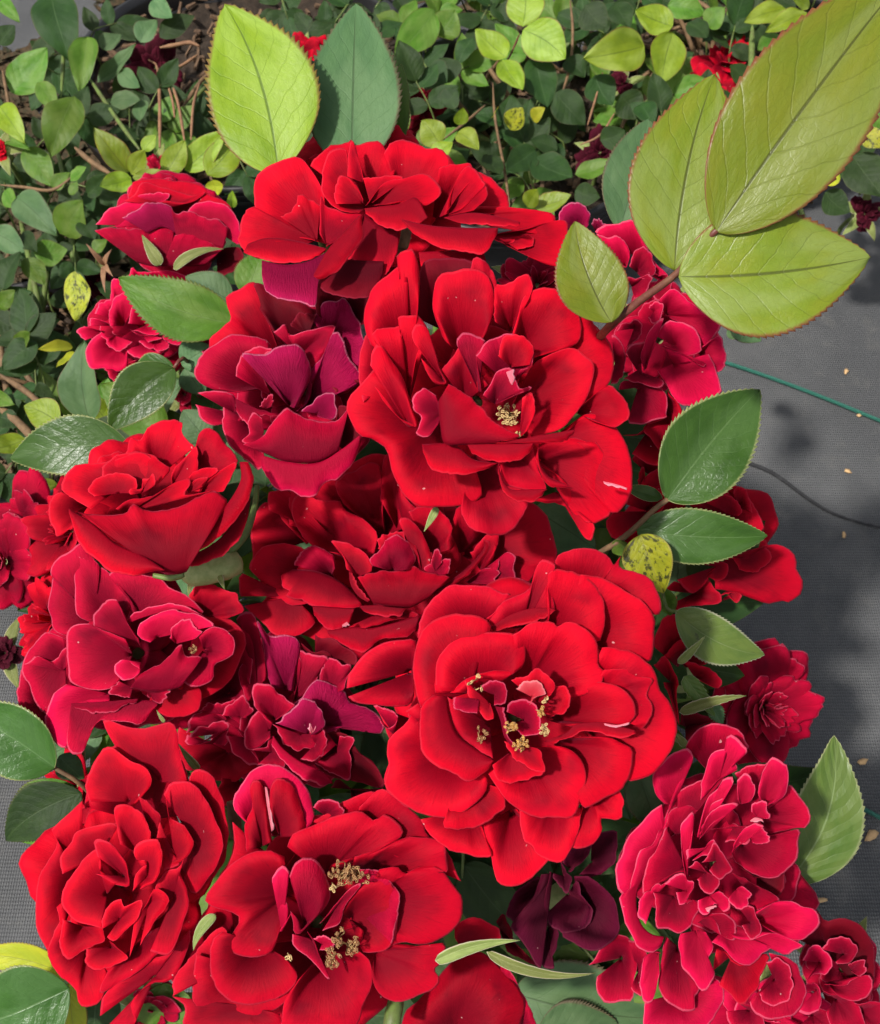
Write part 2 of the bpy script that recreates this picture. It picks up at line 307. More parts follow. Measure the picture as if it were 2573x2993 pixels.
rose(key='C', crop='A', c=(1250, 1150), r=480, d=.312, tilt=(.05, -.05), col=0, step=6,
 label='wide open red rose with one pale speckled stamen cluster beside the reddish leaf stalk',
 petals='''
1150,860|980,780 1000,640 1030,540 1200,530 1310,610 1330,780|k=4
900,1050|760,1150 740,1000 780,850 900,800 1000,900|k=1
1250,1350|1185,1600 1190,1640 1230,1700 1330,1728 1420,1700 1465,1620 1475,1575 1440,1480|k=1
1100,1250|800,1010 740,1080 690,1150 695,1210 740,1290 800,1310 860,1360 880,1440 930,1540 1000,1600 1130,1605 1230,1590 1275,1545 1250,1450|c=.1
1600,1540|1480,1580 1615,1595 1670,1640 1710,1725 1735,1746 1755,1740 1761,1680 1725,1670|d=.1
1560,1324|1663,1264 1723,1199 1810,1215 1875,1280 1918,1378 1927,1486 1912,1562 1853,1638 1810,1584 1820,1497 1831,1421 1766,1324|d=.2 c=.1
1517,1400|1517,1410 1517,1345 1560,1318 1680,1308 1777,1345 1831,1410 1820,1465 1804,1508 1810,1551 1842,1627 1820,1654 1766,1679 1712,1670 1674,1638 1663,1540 1615,1475 1539,1432|d=.2 c=.12
1485,1064|1528,740 1636,728 1723,771 1788,836 1837,912 1851,988 1820,1075 1766,1123 1723,1145 1680,1150|c=.1
1680,1194|1723,1150 1820,1080 1885,1123 1912,1183 1907,1226 1853,1259 1766,1237
1300,800|1220,580 1250,520 1310,560 1340,640 1330,700|k=1
960,1000|790,900 765,830 770,740 800,660 860,600 900,570 960,530 905,525 930,495 965,485 990,520 1005,600 1000,740|b=.1 c=.1
1400,850|1330,800 1330,650 1380,640 1440,600 1470,595 1495,650 1480,700
1200,960|1110,880 1070,780 1060,700 1080,620 1140,585 1220,572 1290,590 1320,650 1330,740 1300,850|c=.1
1430,950|1405,860 1430,780 1460,690 1530,655 1600,660 1660,690 1700,760 1708,830 1680,900 1600,930 1500,960|c=.1
960,1150|800,860 830,830 920,815 910,780 960,775 1010,790 1040,850 1000,920 980,1000
1400,1180|1480,1010 1520,970 1600,930 1680,920 1740,960 1765,1000 1745,1090 1700,1180 1640,1250 1560,1290 1490,1300|b=-.16 c=.16
960,1260|790,990 800,920 830,900 870,950 930,1040 960,1130 1000,1240 1000,1260 920,1220 850,1150 810,1080|b=.1 d=.25
1200,1150|1100,1010 1150,950 1200,900 1250,1000 1300,1080|k=1 d=.5
1110,1060|985,900 970,860 990,810 1040,830 1050,900 1080,980 1130,1070 1060,1060 1010,960|d=.2 b=.1
1100,1200|1075,1120 1020,1090 980,1130 975,1180 1010,1215 1000,1260 990,1290 1040,1300 1085,1250|k=2 d=.2
1260,1100|1180,930 1165,890 1190,845 1240,860 1290,880 1250,920 1260,1000 1275,1110|k=2 d=.2
1400,1080|1250,950 1290,890 1370,858 1450,865 1495,920 1490,990 1440,1010|d=.4 k=2
1400,1000|1345,950 1370,870 1450,862 1500,920 1480,990|d=.3
1400,1340|1345,1420 1370,1500 1450,1530 1550,1530 1520,1440 1500,1340|k=1 d=.4
1525,1330 1520,1400 1560,1470 1620,1500|1505,1400 1550,1500 1600,1520 1670,1525|d=.1 b=.2
1345,1420 1365,1490 1400,1530 1480,1530 1555,1530|1345,1460 1370,1540 1430,1580 1490,1582 1530,1560 1560,1530|d=-.1 b=.2
1015,1335 1150,1335 1240,1400 1330,1415|1020,1370 1060,1440 1130,1465 1220,1465 1290,1440 1345,1415|d=.15 b=.15
1440,1290|1450,1130 1490,1110 1505,1180 1480,1260 1445,1300|d=.3
1330,1160|1280,1120 1320,1060 1345,1010 1400,1005 1415,1040 1440,1090 1490,1080 1480,1100 1440,1110 1360,1150|k=2 d=.3
1205,1322 1320,1330 1500,1328|1230,1370 1290,1400 1370,1410 1450,1395 1490,1360 1500,1330|d=-.1 b=.15
1340,1325 1450,1310 1560,1290 1680,1270|1500,1330 1580,1325 1640,1320 1670,1290|d=-.1 b=.1
1085,1150 1095,1250 1115,1330 1200,1335 1320,1330|1130,1072 1200,1112 1265,1165 1330,1235 1440,1300|d=.05 b=.15 k=1
''')

rose(key='M', crop='R8', c=(820, 560), r=560, d=.352, tilt=(0, -.15), col=1, step=5,
 label='shaded deep red rose with a tight central bud, tucked between the two widest open blooms',
 petals='''
600,700|200,640 100,780 330,900 560,960 800,900|k=1
700,420|250,330 280,120 480,60 700,-40 900,60 950,300|k=1
400,400|70,500 60,380 90,260 150,215 250,330 350,430
500,400|150,250 160,160 260,150 300,200 420,330|k=1
760,400|540,220 500,110 600,40 700,0 740,60 740,250|k=1
850,400|735,200 745,0 800,-30 850,150 930,240 1000,230|k=1
1150,480|1100,350 1150,220 1300,300 1500,210 1600,290 1640,420 1645,540 1560,560 1500,640 1400,650|k=1 c=.12
1250,560|1200,470 1290,380 1350,375 1330,480 1290,560
280,700|0,700 0,590 40,590 110,650 150,700 300,740 400,830 330,890 250,915 170,890 90,810 20,750|d=.1
600,520|500,470 420,455 350,410 290,320 270,250 290,180 350,170 420,200 520,200 550,250 650,300 720,370 700,480|b=-.12 c=.14
450,600|300,560 340,460 280,430 190,425 120,450 50,540 90,600 130,660 210,720 320,745 420,720|c=.1
480,590|290,540 310,480 360,435 430,450 490,490 500,550|k=2 b=.2
700,800|560,860 650,870 830,820 940,800 860,760 720,740|d=.1
1000,480|880,260 950,230 1040,250 1100,320 1100,400 1090,460
1200,620|1340,580 1360,500 1400,470 1440,500 1430,560 1440,620 1400,670 1320,640|k=2
1180,630|1210,600 1290,550 1350,570 1330,620 1310,640|k=2
455,880 600,860 700,865 940,800|470,910 540,950 600,985 640,990 690,965 740,920 850,915 910,890 920,870|d=-.1 b=.12
380,750 470,755 600,765|390,800 440,860 500,880 560,850 590,790|d=-.1 b=.12
280,560 400,570 520,620 600,690|215,590 225,640 260,670 250,705 400,745 560,765 640,745|d=.3 b=.1
620,750 740,745 870,755 1000,700|650,780 730,800 830,805 870,770 1010,700|d=-.1 b=.1
620,600|560,560 530,470 475,410 540,415 620,450 680,500 690,570|d=.2
990,690 1100,620 1200,540 1280,450|1030,690 1150,620 1240,540 1290,470 1300,430 1270,400|d=.1 b=.2
570,570 580,640 620,700 670,730|590,580 620,650 680,720|d=.1
800,500|720,450 730,390 800,370 850,360 870,400|d=.1
950,560|930,520 920,440 860,370 830,300 880,290 950,370 990,450 1000,520 980,560|d=.1
800,570|690,540 680,510 700,480 750,440 760,400 800,385 850,390 890,430 915,500 900,560|k=2 b=.3 d=.1
1020,600|960,560 1010,520 1090,500 1100,520 1090,580|k=2 d=.1
1020,570|1000,530 1005,490 1030,450 1055,490 1050,530|k=2 d=.1
700,740 800,750 900,750 980,710|615,600 700,575 800,570 870,560 905,550 960,565 1050,590 1095,600|d=-.05 b=.18
''')

rose(key='F', crop='R5', c=(930, 250), r=560, d=.318, tilt=(0, -.35), col=0, step=6,
 label='cupped scarlet rose in profile with folded outer petals above a fat green calyx',
 petals='''
1000,100|800,-60 830,-150 892,-142 987,-254 1154,-254 1165,-190 1250,-100
1200,100|1250,-60 1274,-190 1361,-206 1449,-103 1520,-15 1500,20 1430,150|k=1
1600,230 1400,490 1150,630|1580,350 1540,470 1450,570 1330,640 1200,665 1140,650|d=-.1 k=1
560,280|390,190 330,240 300,310 320,380 355,440 355,475 395,470 430,440 470,420 450,330
760,170|580,300 480,240 410,200 390,150 410,90 480,30 560,10 680,0 900,-60 1000,0 1080,60|d=.25
900,180|650,100 660,10 800,-60 920,-60 1060,20 1080,60 1000,150|d=.2
1100,150|1095,130 1100,60 1180,-30 1250,-90 1262,0 1260,80 1200,110|d=.2
1270,200|1280,190 1330,110 1430,40 1510,0 1480,90 1425,190|d=.15
1180,180|1210,90 1260,50 1370,35 1390,60 1330,110 1270,190|d=.15
1200,200|1215,140 1260,105 1320,100 1290,160|d=.15
760,200|600,220 560,180 600,120 700,70 820,80 870,120 870,200|d=.2 b=-.1
900,200|830,210 830,175 910,170 910,100 945,110 975,75 990,140 960,170|d=.2
800,330|740,300 840,240 1000,210 1100,140 1210,110 1215,150 1180,210 1350,185|d=.2
1530,0 1535,120 1450,270 1300,450 1150,620|1580,0 1615,90 1600,220 1530,340 1400,480 1280,560 1170,625|d=.05 b=.25
1000,690 1060,715 1140,715 1190,700|495,320 600,335 790,330 845,268 900,300 1000,310 1150,280 1270,220 1360,185 1440,230 1450,270|d=.1 b=.16 c=.05 k=1
440,300 600,400 740,520 900,590 1050,690|440,330 500,500 600,620 700,690 800,720 900,720 1050,695|d=-.2 b=.3
''')

rose(key='G', crop='R5', c=(880, 1220), r=640, d=.335, tilt=(-.08, 0), col=2, step=5,
 label='loose crimson rose with ruffled spread petals, beneath the green calyx of the cupped bloom',
 petals='''
1200,1250|1250,1000 1450,1000 1560,1120 1500,1350 1300,1500 1200,1480|k=1
300,1500|145,1320 105,1470 130,1600 200,1680 300,1770 350,1700
600,1000|430,1110 340,1060 310,950 320,820 340,720 320,720 340,650 440,570 510,515 560,560 640,670|d=.2 c=.1
1300,980|1200,850 1260,790 1360,785 1480,830 1540,900 1550,960 1430,1000|k=1
720,1000|570,1020 500,980 475,880 480,700 490,610 500,600 600,640 700,700 740,760 820,860 830,950|d=.2
900,980|810,1020 835,940 820,860 760,780 700,700 1000,730 1080,800 1200,850 1260,910 1300,970 1100,900|d=.1
420,1250|420,1130 300,1080 220,1160 150,1290 170,1400 240,1540 300,1620 420,1480|d=.2 c=.1
400,1330|150,1290 230,1240 340,1275 370,1250 420,1180 440,1290|d=.15
1000,1300|1140,1450 1280,1450 1250,1600 1050,1620 950,1540|k=1 d=.3
830,1025 920,990 1050,960 1200,960|810,1010 900,940 1050,905 1180,920 1300,980|d=.1 k=3
700,1480|430,1420 350,1480 300,1580 290,1680 340,1770 420,1830 440,1760 440,1640 440,1550 700,1530|d=.1 c=.1 k=3
455,1540 700,1550 900,1520 1010,1530|440,1650 430,1830 530,1850 570,1720 640,1650 690,1650 900,1660 1000,1560|d=.1
450,1540 650,1530 880,1510|480,1570 600,1605 700,1600 880,1525|d=-.1 b=.1
900,1180|590,1040 600,960 650,910 740,880 770,950 820,1040 880,1120|d=.2
850,1230|750,1420 650,1460 460,1410 430,1280 420,1180 430,1070 480,1040 560,1030 600,1050 800,1130|d=.25
1000,1120|960,1150 880,1100 900,1040 980,980 1100,950 1250,970 1370,1040 1270,1060|d=.15 k=3
1300,1200|1260,1100 1300,1080 1350,1055 1420,1060 1480,1110 1505,1170 1490,1230 1430,1270 1370,1300 1360,1370 1300,1420 1220,1440 1160,1400 1135,1350 1200,1310|d=.35 c=.12
1120,1160|1080,1120 1100,1050 1160,1010 1220,1010 1250,1060 1290,1085 1240,1130|d=.2 k=3
850,1440|830,1500 770,1500 700,1475 710,1440 760,1400|d=.1
950,1450|940,1480 1000,1540 1060,1510 1080,1460|d=.1
830,1440 1000,1470 1150,1440|895,1350 1000,1300 1080,1240 1160,1150 1170,1220 1290,1250|d=.05 b=.15
900,1280|890,1350 830,1390 760,1380 730,1340 740,1280 790,1262 850,1290 890,1320|d=.2 k=3
''')

rose(key='K', crop='R6', c=(800, 1080), r=620, d=.345, tilt=(0, 0), col=2, step=5,
 label='ageing crimson rose of tightly crumpled, purple veined petals in the middle of the cluster',
 petals='''
400,1300|60,1130 20,1280 120,1420 200,1430 330,1500 480,1480 600,1400|k=1
480,1500|340,1480 330,1600 420,1700 560,1620 640,1450|k=1
1000,700|870,510 960,590 1060,610 1160,670 1250,700 1300,640 1200,560 1000,480|k=4
400,900|180,1020 185,950 185,860 300,800 400,640 440,580 550,580 550,900 450,940 320,965 240,970|k=2
600,850|550,975 490,890 465,780 480,690 560,640 560,500 455,400 520,340 560,330 590,370 620,500 650,640 660,780 620,830|d=.15 c=.1
800,870|690,850 660,700 640,560 600,390 680,480 870,510 900,600 870,700 850,880|k=5 b=.15 d=.1
850,960|845,970 860,880 900,740 900,660 880,610 910,600 1050,630 1090,660 1030,760 1000,830|d=.15
1100,900|1010,800 1050,720 1090,650 1180,680 1250,710 1220,800 1205,870|d=.15
1250,1560|1110,1550 1160,1490 1230,1540 1320,1570 1470,1560 1400,1630 1320,1680 1250,1620|k=4
1060,1120|850,970 1000,800 1060,790 1200,870 1240,960 1400,1000 1470,1120 1450,1180 1340,1135 1200,1130 1080,1160|k=5 d=.15 b=.1
1150,1250|1080,1160 1200,1180 1240,1200 1320,1310 1420,1380 1475,1500 1470,1550 1300,1520 1230,1500 1130,1480 1000,1380|k=4 d=.3
1150,1300|1170,1190 1240,1190 1260,1240 1250,1320 1240,1490 1100,1440 1000,1380|k=2 d=.1
300,1240|110,1180 120,1250 220,1240 300,1190 390,1135 400,1180 380,1260|d=.15
390,1090|100,1170 120,1080 180,1030 260,1015 370,1050 380,1080|d=.2
300,1180|130,1200 180,1140 260,1110 370,1080 390,1140 300,1200 220,1230|d=.15
350,1040|200,1020 250,960 320,965 440,940 400,1010|d=.1
480,1060|370,1050 410,980 490,920 570,990 540,1070|d=.2
550,1200|380,1090 450,1130 500,1200 560,1300 620,1380 560,1395 480,1360 420,1270 385,1190|d=.3
700,1300|560,1290 640,1260 700,1190 760,1300 790,1400 600,1390|d=.15
690,1150|700,1110 600,1000 540,1080 515,1160 515,1240 560,1285 620,1270 690,1190|d=.2 c=.1
720,1080|700,1110 600,1010 560,920 580,850 640,825 700,840 750,890 800,930 850,980 740,1080|d=.45 c=.12
900,1180|710,1110 770,1200 810,1270 880,1295 960,1280 1040,1220 1050,1160|d=.15
1000,1250|960,1160 1060,1160 1085,1230 1050,1310 985,1370 900,1350|d=.2
960,1180|720,1100 800,1040 870,970 950,930 1010,960 1060,1050 1060,1130 990,1180|k=5 b=.15 d=.1
980,1180|950,1140 980,1040 1010,1030 1035,1090 1000,1130|k=6 d=.1
710,1190 780,1280 900,1370 1050,1440 1120,1510|700,1240 760,1350 850,1440 950,1510 1040,1535 1120,1530|d=-.1 b=.2 k=3
''')

rose(key='B', crop='B', c=(820, 950), r=640, d=.295, tilt=(0, 0), col=0, step=6,
 label='largest flat open red rose showing gold anthers around its crumpled heart',
 petals='''
400,1000|150,910 200,1000 240,1130 200,1280 330,1400 500,1300|k=1
1100,500|1010,250 1020,200 1090,170 1180,170 1260,200 1300,250 1320,200 1310,260 1400,280 1470,330 1510,420 1500,480 1450,470|k=1
800,1400|670,1480 700,1600 715,1680 740,1750 800,1770 880,1740 960,1660 1000,1600 900,1480 830,1400|c=.1
600,1400|370,1450 420,1530 500,1590 600,1620 705,1625 690,1560 660,1480
330,750|20,830 25,770 90,690 180,620 280,600 350,600 340,760 330,900 230,920 150,910 70,900 25,870|k=1 c=.12
250,1050|150,910 230,930 265,960 240,1010 200,1010 165,960|k=2
1150,1300|1140,1400 1090,1580 1190,1560 1230,1500 1230,1450 1320,1450 1325,1390 1335,1360 1300,1280
1000,1350|840,1400 850,1500 870,1560 895,1560 920,1610 970,1640 1035,1655 1080,1600 1120,1500 1138,1400|c=.1
1050,600|1130,290 1240,310 1350,370 1440,430 1475,500 1480,590 1460,700 1420,690 1250,640|c=.1
650,600|360,590 370,500 420,420 500,350 590,340 700,350 760,375 800,380 730,460 680,500|k=1
850,560|690,520 760,420 860,370 900,340 910,280 950,220 1010,250 980,340 1010,420 1000,470|k=1 d=.2
700,540 800,480 900,450 1000,450|720,560 850,530 960,500 1010,460|d=.1
950,650|990,450 980,360 980,280 1030,265 1130,290 1200,340 1240,420 1248,500 1215,610 1150,560|c=.1
1100,950|1230,640 1300,640 1400,670 1470,740 1500,830 1560,900 1590,1010 1560,1110 1500,1200 1440,1250 1350,1265 1300,1200|c=.08
1150,900|1240,740 1330,735 1420,770 1470,790 1440,860 1465,900 1470,960 1420,1020|d=.2
560,1250|480,1460 490,1490 560,1498 650,1480 730,1430 775,1380 750,1300
560,1150|360,900 300,940 330,960 300,1000 230,1050 210,1120 220,1200 200,1280 240,1340 340,1410 440,1440 540,1430 640,1370 690,1310 690,1250|c=.1
1000,1080|1100,1060 1250,1060 1330,1090 1378,1120 1375,1200 1340,1290 1250,1350 1140,1390 1130,1250|c=.1
850,1120|690,1230 760,1340 830,1400 920,1440 1010,1440 1090,1435 1130,1360 1152,1250 1130,1160 1060,1110 980,1100|c=.1
850,850|810,570 900,515 990,515 1020,545 1050,520 1110,520 1170,560 1210,620 1220,680 1215,720 1240,740 1235,800 1150,860 1080,870|c=.08
980,980|1090,860 1200,800 1280,810 1350,850 1390,910 1385,960 1330,1010 1200,1000 1080,1010|c=.1
600,850|370,920 340,800 340,680 370,580 430,510 520,480 620,480 690,510 700,560 560,590 470,660 440,770 440,850|c=.12 d=.2
950,1080 1060,1040 1110,1000 1250,990 1390,1030|1000,1090 1080,1060 1160,1030 1300,1060 1390,1050|d=.1
680,850|440,840 445,720 480,640 560,580 680,565 800,565 860,610 868,680 840,740 700,750 580,790 510,850|d=.5 c=.16
700,1000|500,870 510,950 550,1050 640,1120 715,1165|d=.6 k=1
500,870 510,950 550,1050 640,1120 715,1165|430,862 375,930 365,1080 400,1160 500,1220 600,1268 680,1220 715,1175|d=.1 b=.18
800,1130|715,1190 730,1260 800,1275 900,1255 950,1230 940,1180|d=.25
960,900|1010,820 1060,820 1085,880 1060,940 1000,960 940,940|d=.3
700,900|580,790 600,860 640,930 680,970 720,970 700,900|d=.2
650,880|530,870 530,920 580,940 640,950|d=.1 k=2
720,860|650,830 700,790 760,800 780,850 770,900 720,910|d=.2 k=2
930,900|800,790 870,770 930,735 980,770 1010,820 990,860|d=.3
900,870|820,830 880,790 930,800 970,850 920,870 890,905|d=.2 k=7
860,980|780,940 800,890 870,880 920,920 940,990 930,1050 860,1050 800,1010|d=.4 k=2 b=-.2
850,1100|770,1080 790,1130 840,1180 900,1215 955,1220 955,1170 940,1120 900,1110|d=.1
725,915 750,980 770,1060 830,1130|770,920 775,1000 790,1060 850,1130|d=.1 k=2
''')

rose(key='H', crop='L', c=(490, 800), r=470, w=.80, d=.305, tilt=(-.1, 0), col=0, step=6,
 label='dense round scarlet rose with many deep folds beside two dark leaves on a brown stalk',
 petals='''
560,560|340,500 360,380 430,270 600,250 720,300 760,400 820,520|k=1
700,700|760,380 840,420 900,560 900,720 800,860|k=1
640,400|580,335 500,300 450,240 415,165 430,150 530,185 600,185 680,158 712,200 715,260 745,395 700,400|k=1 d=.1
800,600|760,400 765,370 800,350 850,375 880,440 900,500 915,620 900,680 830,800|k=1
330,800|330,480 240,560 205,595 230,640 190,720 150,790 140,900 150,1000 200,1090 240,1000 230,900
620,1180|400,1340 420,1250 540,1130 680,1090 760,990 750,1080 690,1190 610,1210 520,1290 540,1390 420,1390|k=1 d=.1
350,1050|240,960 190,1080 230,1170 300,1230 320,1295 390,1290 420,1240 430,1160 350,1130
600,1000|430,1160 400,1250 520,1180 600,1120 680,1020 690,960|k=1
520,480|360,480 345,410 370,330 430,260 500,300 580,340 610,400 560,470 480,550|d=.2
780,650|655,450 680,405 740,400 800,430 850,520 895,650 860,750 780,850 740,780|k=1 d=.1
400,700|250,770 240,700 280,650 300,610 370,580 470,570 430,640 390,680|d=.3
330,980|250,950 240,1060 270,1115 340,1070 420,1040 410,980
450,1060|345,1070 345,1130 400,1155 490,1120 510,1100 440,1040
600,600|555,460 600,490 640,540 650,650 720,720 660,760|k=1 d=.2
700,700|640,560 630,660 680,730 750,700 780,640 740,580 680,540 660,430|d=.15
700,850|620,940 620,830 660,760 720,740 740,700 720,760 750,830 750,920 680,1090 600,1080|d=.15 k=1
430,850|410,990 310,960 250,900 245,860 290,770 380,670 400,700 400,750 470,800|d=.35
500,780|390,700 380,640 440,640 480,690 510,740 520,820 470,810 390,770|d=.35 k=1
540,680|480,650 460,500 530,500 590,560 600,640 560,640|d=.3
600,880|520,1100 540,960 580,900 620,830 680,870 620,960 560,1060|d=.2
480,950|410,990 420,920 480,870 500,900 570,870 560,930 520,980 460,1040 430,1020|d=.3
590,780|530,840 550,760 590,720 540,700 545,650 600,630 640,640 650,720 620,800 560,830|d=.25
''')

rose(key='E', crop='L', c=(1270, 960), r=480, d=.303, tilt=(0, .05), col=1, step=6,
 label='open red rose with two clumps of brown curled stamens, below the crumpled crimson bloom',
 petals='''
1150,760|930,560 930,700 870,800 1000,900 1250,600|k=1
1500,650|1250,560 1380,480 1500,440 1680,540 1780,660 1850,800|k=1
950,1050|690,1200 700,1100 780,980 850,880 920,880|k=1
1080,620|980,560 935,500 960,420 1030,340 1110,335 1190,380 1240,450 1260,540 1220,600|c=.12 k=3
1310,540|1250,500 1290,468 1350,480 1375,525 1340,560|k=2
1050,660|990,680 980,580 1010,500 1000,420 1030,390 1060,440 1075,520 1090,640|d=.15 b=.15
1120,620|1080,500 1085,420 1120,385 1170,410 1200,480 1225,570 1220,620|d=.15 b=.1 c=.12
1400,650|1440,500 1540,430 1680,540 1720,620 1781,660 1781,760 1600,700
900,1150|690,1260 700,1180 770,1100 850,1010 900,985 920,1050|d=.1
1000,1300|690,1260 740,1300 760,1390 1100,1390 1120,1330|d=.1
1000,1150|780,1090 770,1200 780,1290 850,1330 960,1350 1060,1340 1160,1270 1200,1200|c=.1
1400,800|1420,700 1520,670 1600,630 1680,620 1781,650 1790,760 1740,740|k=1
1300,780|1150,660 1180,610 1280,560 1380,530 1440,515 1500,555 1540,530 1600,570 1615,610 1560,650 1450,690 1330,730|d=.3 c=.12
1300,1080|1180,1210 1140,1280 1130,1340 1150,1400 1400,1400 1460,1280 1490,1200 1480,1120 1440,1080|c=.08
1500,1080|1500,1060 1600,1050 1690,1060 1781,1050 1760,1140 1740,1150 1765,1200 1700,1250 1580,1280 1510,1240 1490,1180|d=.2 c=.1
1450,880|1520,750 1590,740 1620,770 1680,740 1760,740 1810,800 1850,880 1845,960 1780,1020 1690,1055 1610,1040 1560,1060|c=.12 d=.2
1050,1050|890,1000 850,1040 840,1130 860,1220 910,1270 990,1295 1080,1280 1160,1240 1195,1180 1150,1110|c=.1
1150,850|1140,700 1060,675 980,690 890,760 825,860 850,900 920,920 960,950 930,1010 910,1050 950,1090 1020,1105 1090,1080 1120,1000|c=.12 d=.3
1420,900|1440,750 1520,760 1590,830 1600,900 1570,1050|k=2 d=.4
1400,950|1370,930 1400,870 1460,810 1530,790 1580,830 1595,920 1585,1010 1540,1075 1450,1080 1460,1000|b=-.1 c=.16 d=.4
1350,900|1280,970 1340,900 1400,830 1450,810 1380,900 1360,970 1290,1000|k=2 d=.2
1130,1000|1160,760 1130,735 1090,790 1110,840 1150,890 1150,950 1120,1000 1170,920|d=.1 k=3
1220,980|1160,780 1190,720 1250,705 1290,740 1320,830 1310,890 1250,960 1190,1010 1165,920|k=2 b=.3 d=.1
1250,1030|1170,1010 1180,1060 1250,1120 1300,1180 1320,1190 1280,1100 1260,1040 1230,1000|d=.15 k=2
1290,1050|1255,1030 1290,1015 1340,1040 1330,1070 1280,1075|d=.2 k=3
''')

rose(key='R', crop='R4', c=(740, 1020), r=640, d=.322, tilt=(.05, 0), col=3, step=5,
 label='frilly pinkish crimson double rose with many narrow folded petals, beside the pale ribbed leaf',
 petals='''
700,450|550,290 590,220 680,150 780,140 860,165 920,230 960,290 900,310 700,420|k=2
1000,1100|860,1030 1000,1110 1170,1090 1140,1230 1000,1200|k=4
950,1950|840,1880 900,1910 1020,1960 1040,2090 850,2090 820,1960|k=2
500,1850|290,1900 280,1960 320,2090 640,2090 760,1940 800,1850 740,1750 640,1830|c=.1
1120,1700|1080,1600 1180,1620 1260,1680 1300,1780 1310,1880 1250,1960 1120,2020 1000,1970 960,1900|k=2
850,1600|730,1700 740,1560 850,1650 950,1680 1040,1600 1085,1620 1020,1740 1020,1800 970,1870 900,1910 830,1850 760,1800|k=1 d=.1
1110,1760|1060,1650 1140,1620 1210,1700 1230,1800 1170,1910 1060,1920 1020,1850|k=2 b=-.1
500,1550|430,1490 395,1640 380,1760 400,1860 480,1930 600,1960 610,1870 640,1820 560,1720|k=2 c=.1
380,1580|390,1590 310,1600 270,1700 270,1850 300,1910 350,1880 385,1730|d=.1
450,1000|400,650 360,690 300,740 200,830 150,920 140,980 105,1040 110,1150 160,1220 250,1200 300,1000 400,800 440,690|c=.1 d=.15
480,650|410,650 360,580 345,500 365,420 440,350 520,305 580,310 600,370 520,480 480,560 440,700|d=.1 b=.1
500,850|430,790 450,700 560,660 660,650 700,600 800,450 500,560|k=2 d=.1
950,640|860,450 950,410 1050,400 1090,370 1100,500 1000,640|k=2 d=.1
760,500|650,620 660,500 690,370 750,310 830,285 810,220 850,225 900,260 950,310 900,350 865,370 885,430 780,470 700,560|d=.1 c=.1
430,810 380,940 300,1080 240,1230 260,1390 330,1470 415,1490|395,815 340,905 250,960 205,1110 200,1185 140,1235 150,1340 215,1480 250,1560 330,1590 395,1550|d=.1 b=.15
550,1050|430,800 350,950 290,1100 280,1230 400,1130 520,1080 560,1130|k=2 d=.2
1000,740|1070,660 1180,600 1215,520 1260,580 1310,650 1345,740 1300,800 1260,800 1100,840|k=2
900,900|1080,850 1180,830 1270,810 1270,880 1240,1000 1170,1090 1070,1120 960,1090 870,1020 840,970|k=2 c=.1
900,1150|850,1090 950,1140 1140,1250 1000,1330 950,1290|k=2 d=.1
620,1450|520,1470 510,1560 530,1680 590,1750 640,1820 690,1810 735,1720 695,1640 725,1540 680,1460|d=.1 c=.1
800,1430|720,1520 790,1560 850,1630 940,1670 1000,1640 1040,1590 1110,1560 1200,1615 1250,1570 1300,1550 1180,1490 1080,1465 980,1510 860,1500|d=.1 c=.1
640,1400|620,1400 700,1360 760,1400 780,1480 860,1510 880,1450 820,1350 720,1340|k=2 d=.1
980,1380|1000,1330 1080,1290 1150,1260 1280,1290 1370,1320 1395,1400 1350,1470 1260,1515 1100,1460|c=.1
960,1400|880,1300 950,1290 1020,1380 1010,1460 960,1510 900,1420|k=2 d=.2
360,1230|300,1410 265,1380 245,1310 270,1240 330,1180 420,1145 470,1115|d=.15
480,1230|345,1210 360,1300 365,1430 430,1440 530,1465 600,1400 630,1320 620,1260 560,1280|d=.35 k=2 c=.12
560,1200|415,1155 520,1085 560,1130 600,1130 590,1200 550,1270 510,1270 480,1210|d=.2
560,1130|555,1140 530,980 520,780 560,730 595,700 605,760 580,900 560,1000|d=.15
650,860|620,860 660,700 700,600 760,540 790,495 840,490 850,520 800,600 720,640 690,720 640,840|d=.15
660,850|650,800 700,710 780,650 880,640 880,660 800,710 720,770 640,870|d=.15
900,650|880,620 880,500 920,465 960,470 985,530 980,600 950,640|d=.2
1050,640|1020,620 1010,560 1030,470 1080,375 1140,365 1190,400 1205,500 1180,590 1120,640 1070,655|d=.25 c=.1
850,800|700,810 850,795 950,800 930,900 800,890|d=.2 k=2
860,930|840,960 850,910 900,830 960,785 1030,780 1040,800 980,850 900,900|d=.15
960,860|1035,800 1080,850 1075,890 1040,900 980,905|d=.15
1000,730|970,700 980,650 1045,630 1075,700 1060,740 1000,730|d=.15
700,1230|630,1260 640,1340 690,1340 740,1280 800,1340 830,1310 820,1240 760,1200|d=.25
870,1190|820,1250 860,1300 910,1315 950,1270 955,1200 900,1170|d=.2
680,930|560,1000 560,940 650,930 720,880 740,900 720,960 640,990 590,1010|d=.15
680,1080|560,1050 620,1010 690,1080 770,1130 740,1190 670,1210 620,1130|d=.2 k=2
740,1010|650,1020 700,960 730,890 780,950 820,1010 850,1060 810,1100 760,1120 700,1070|d=.2 k=2
''')

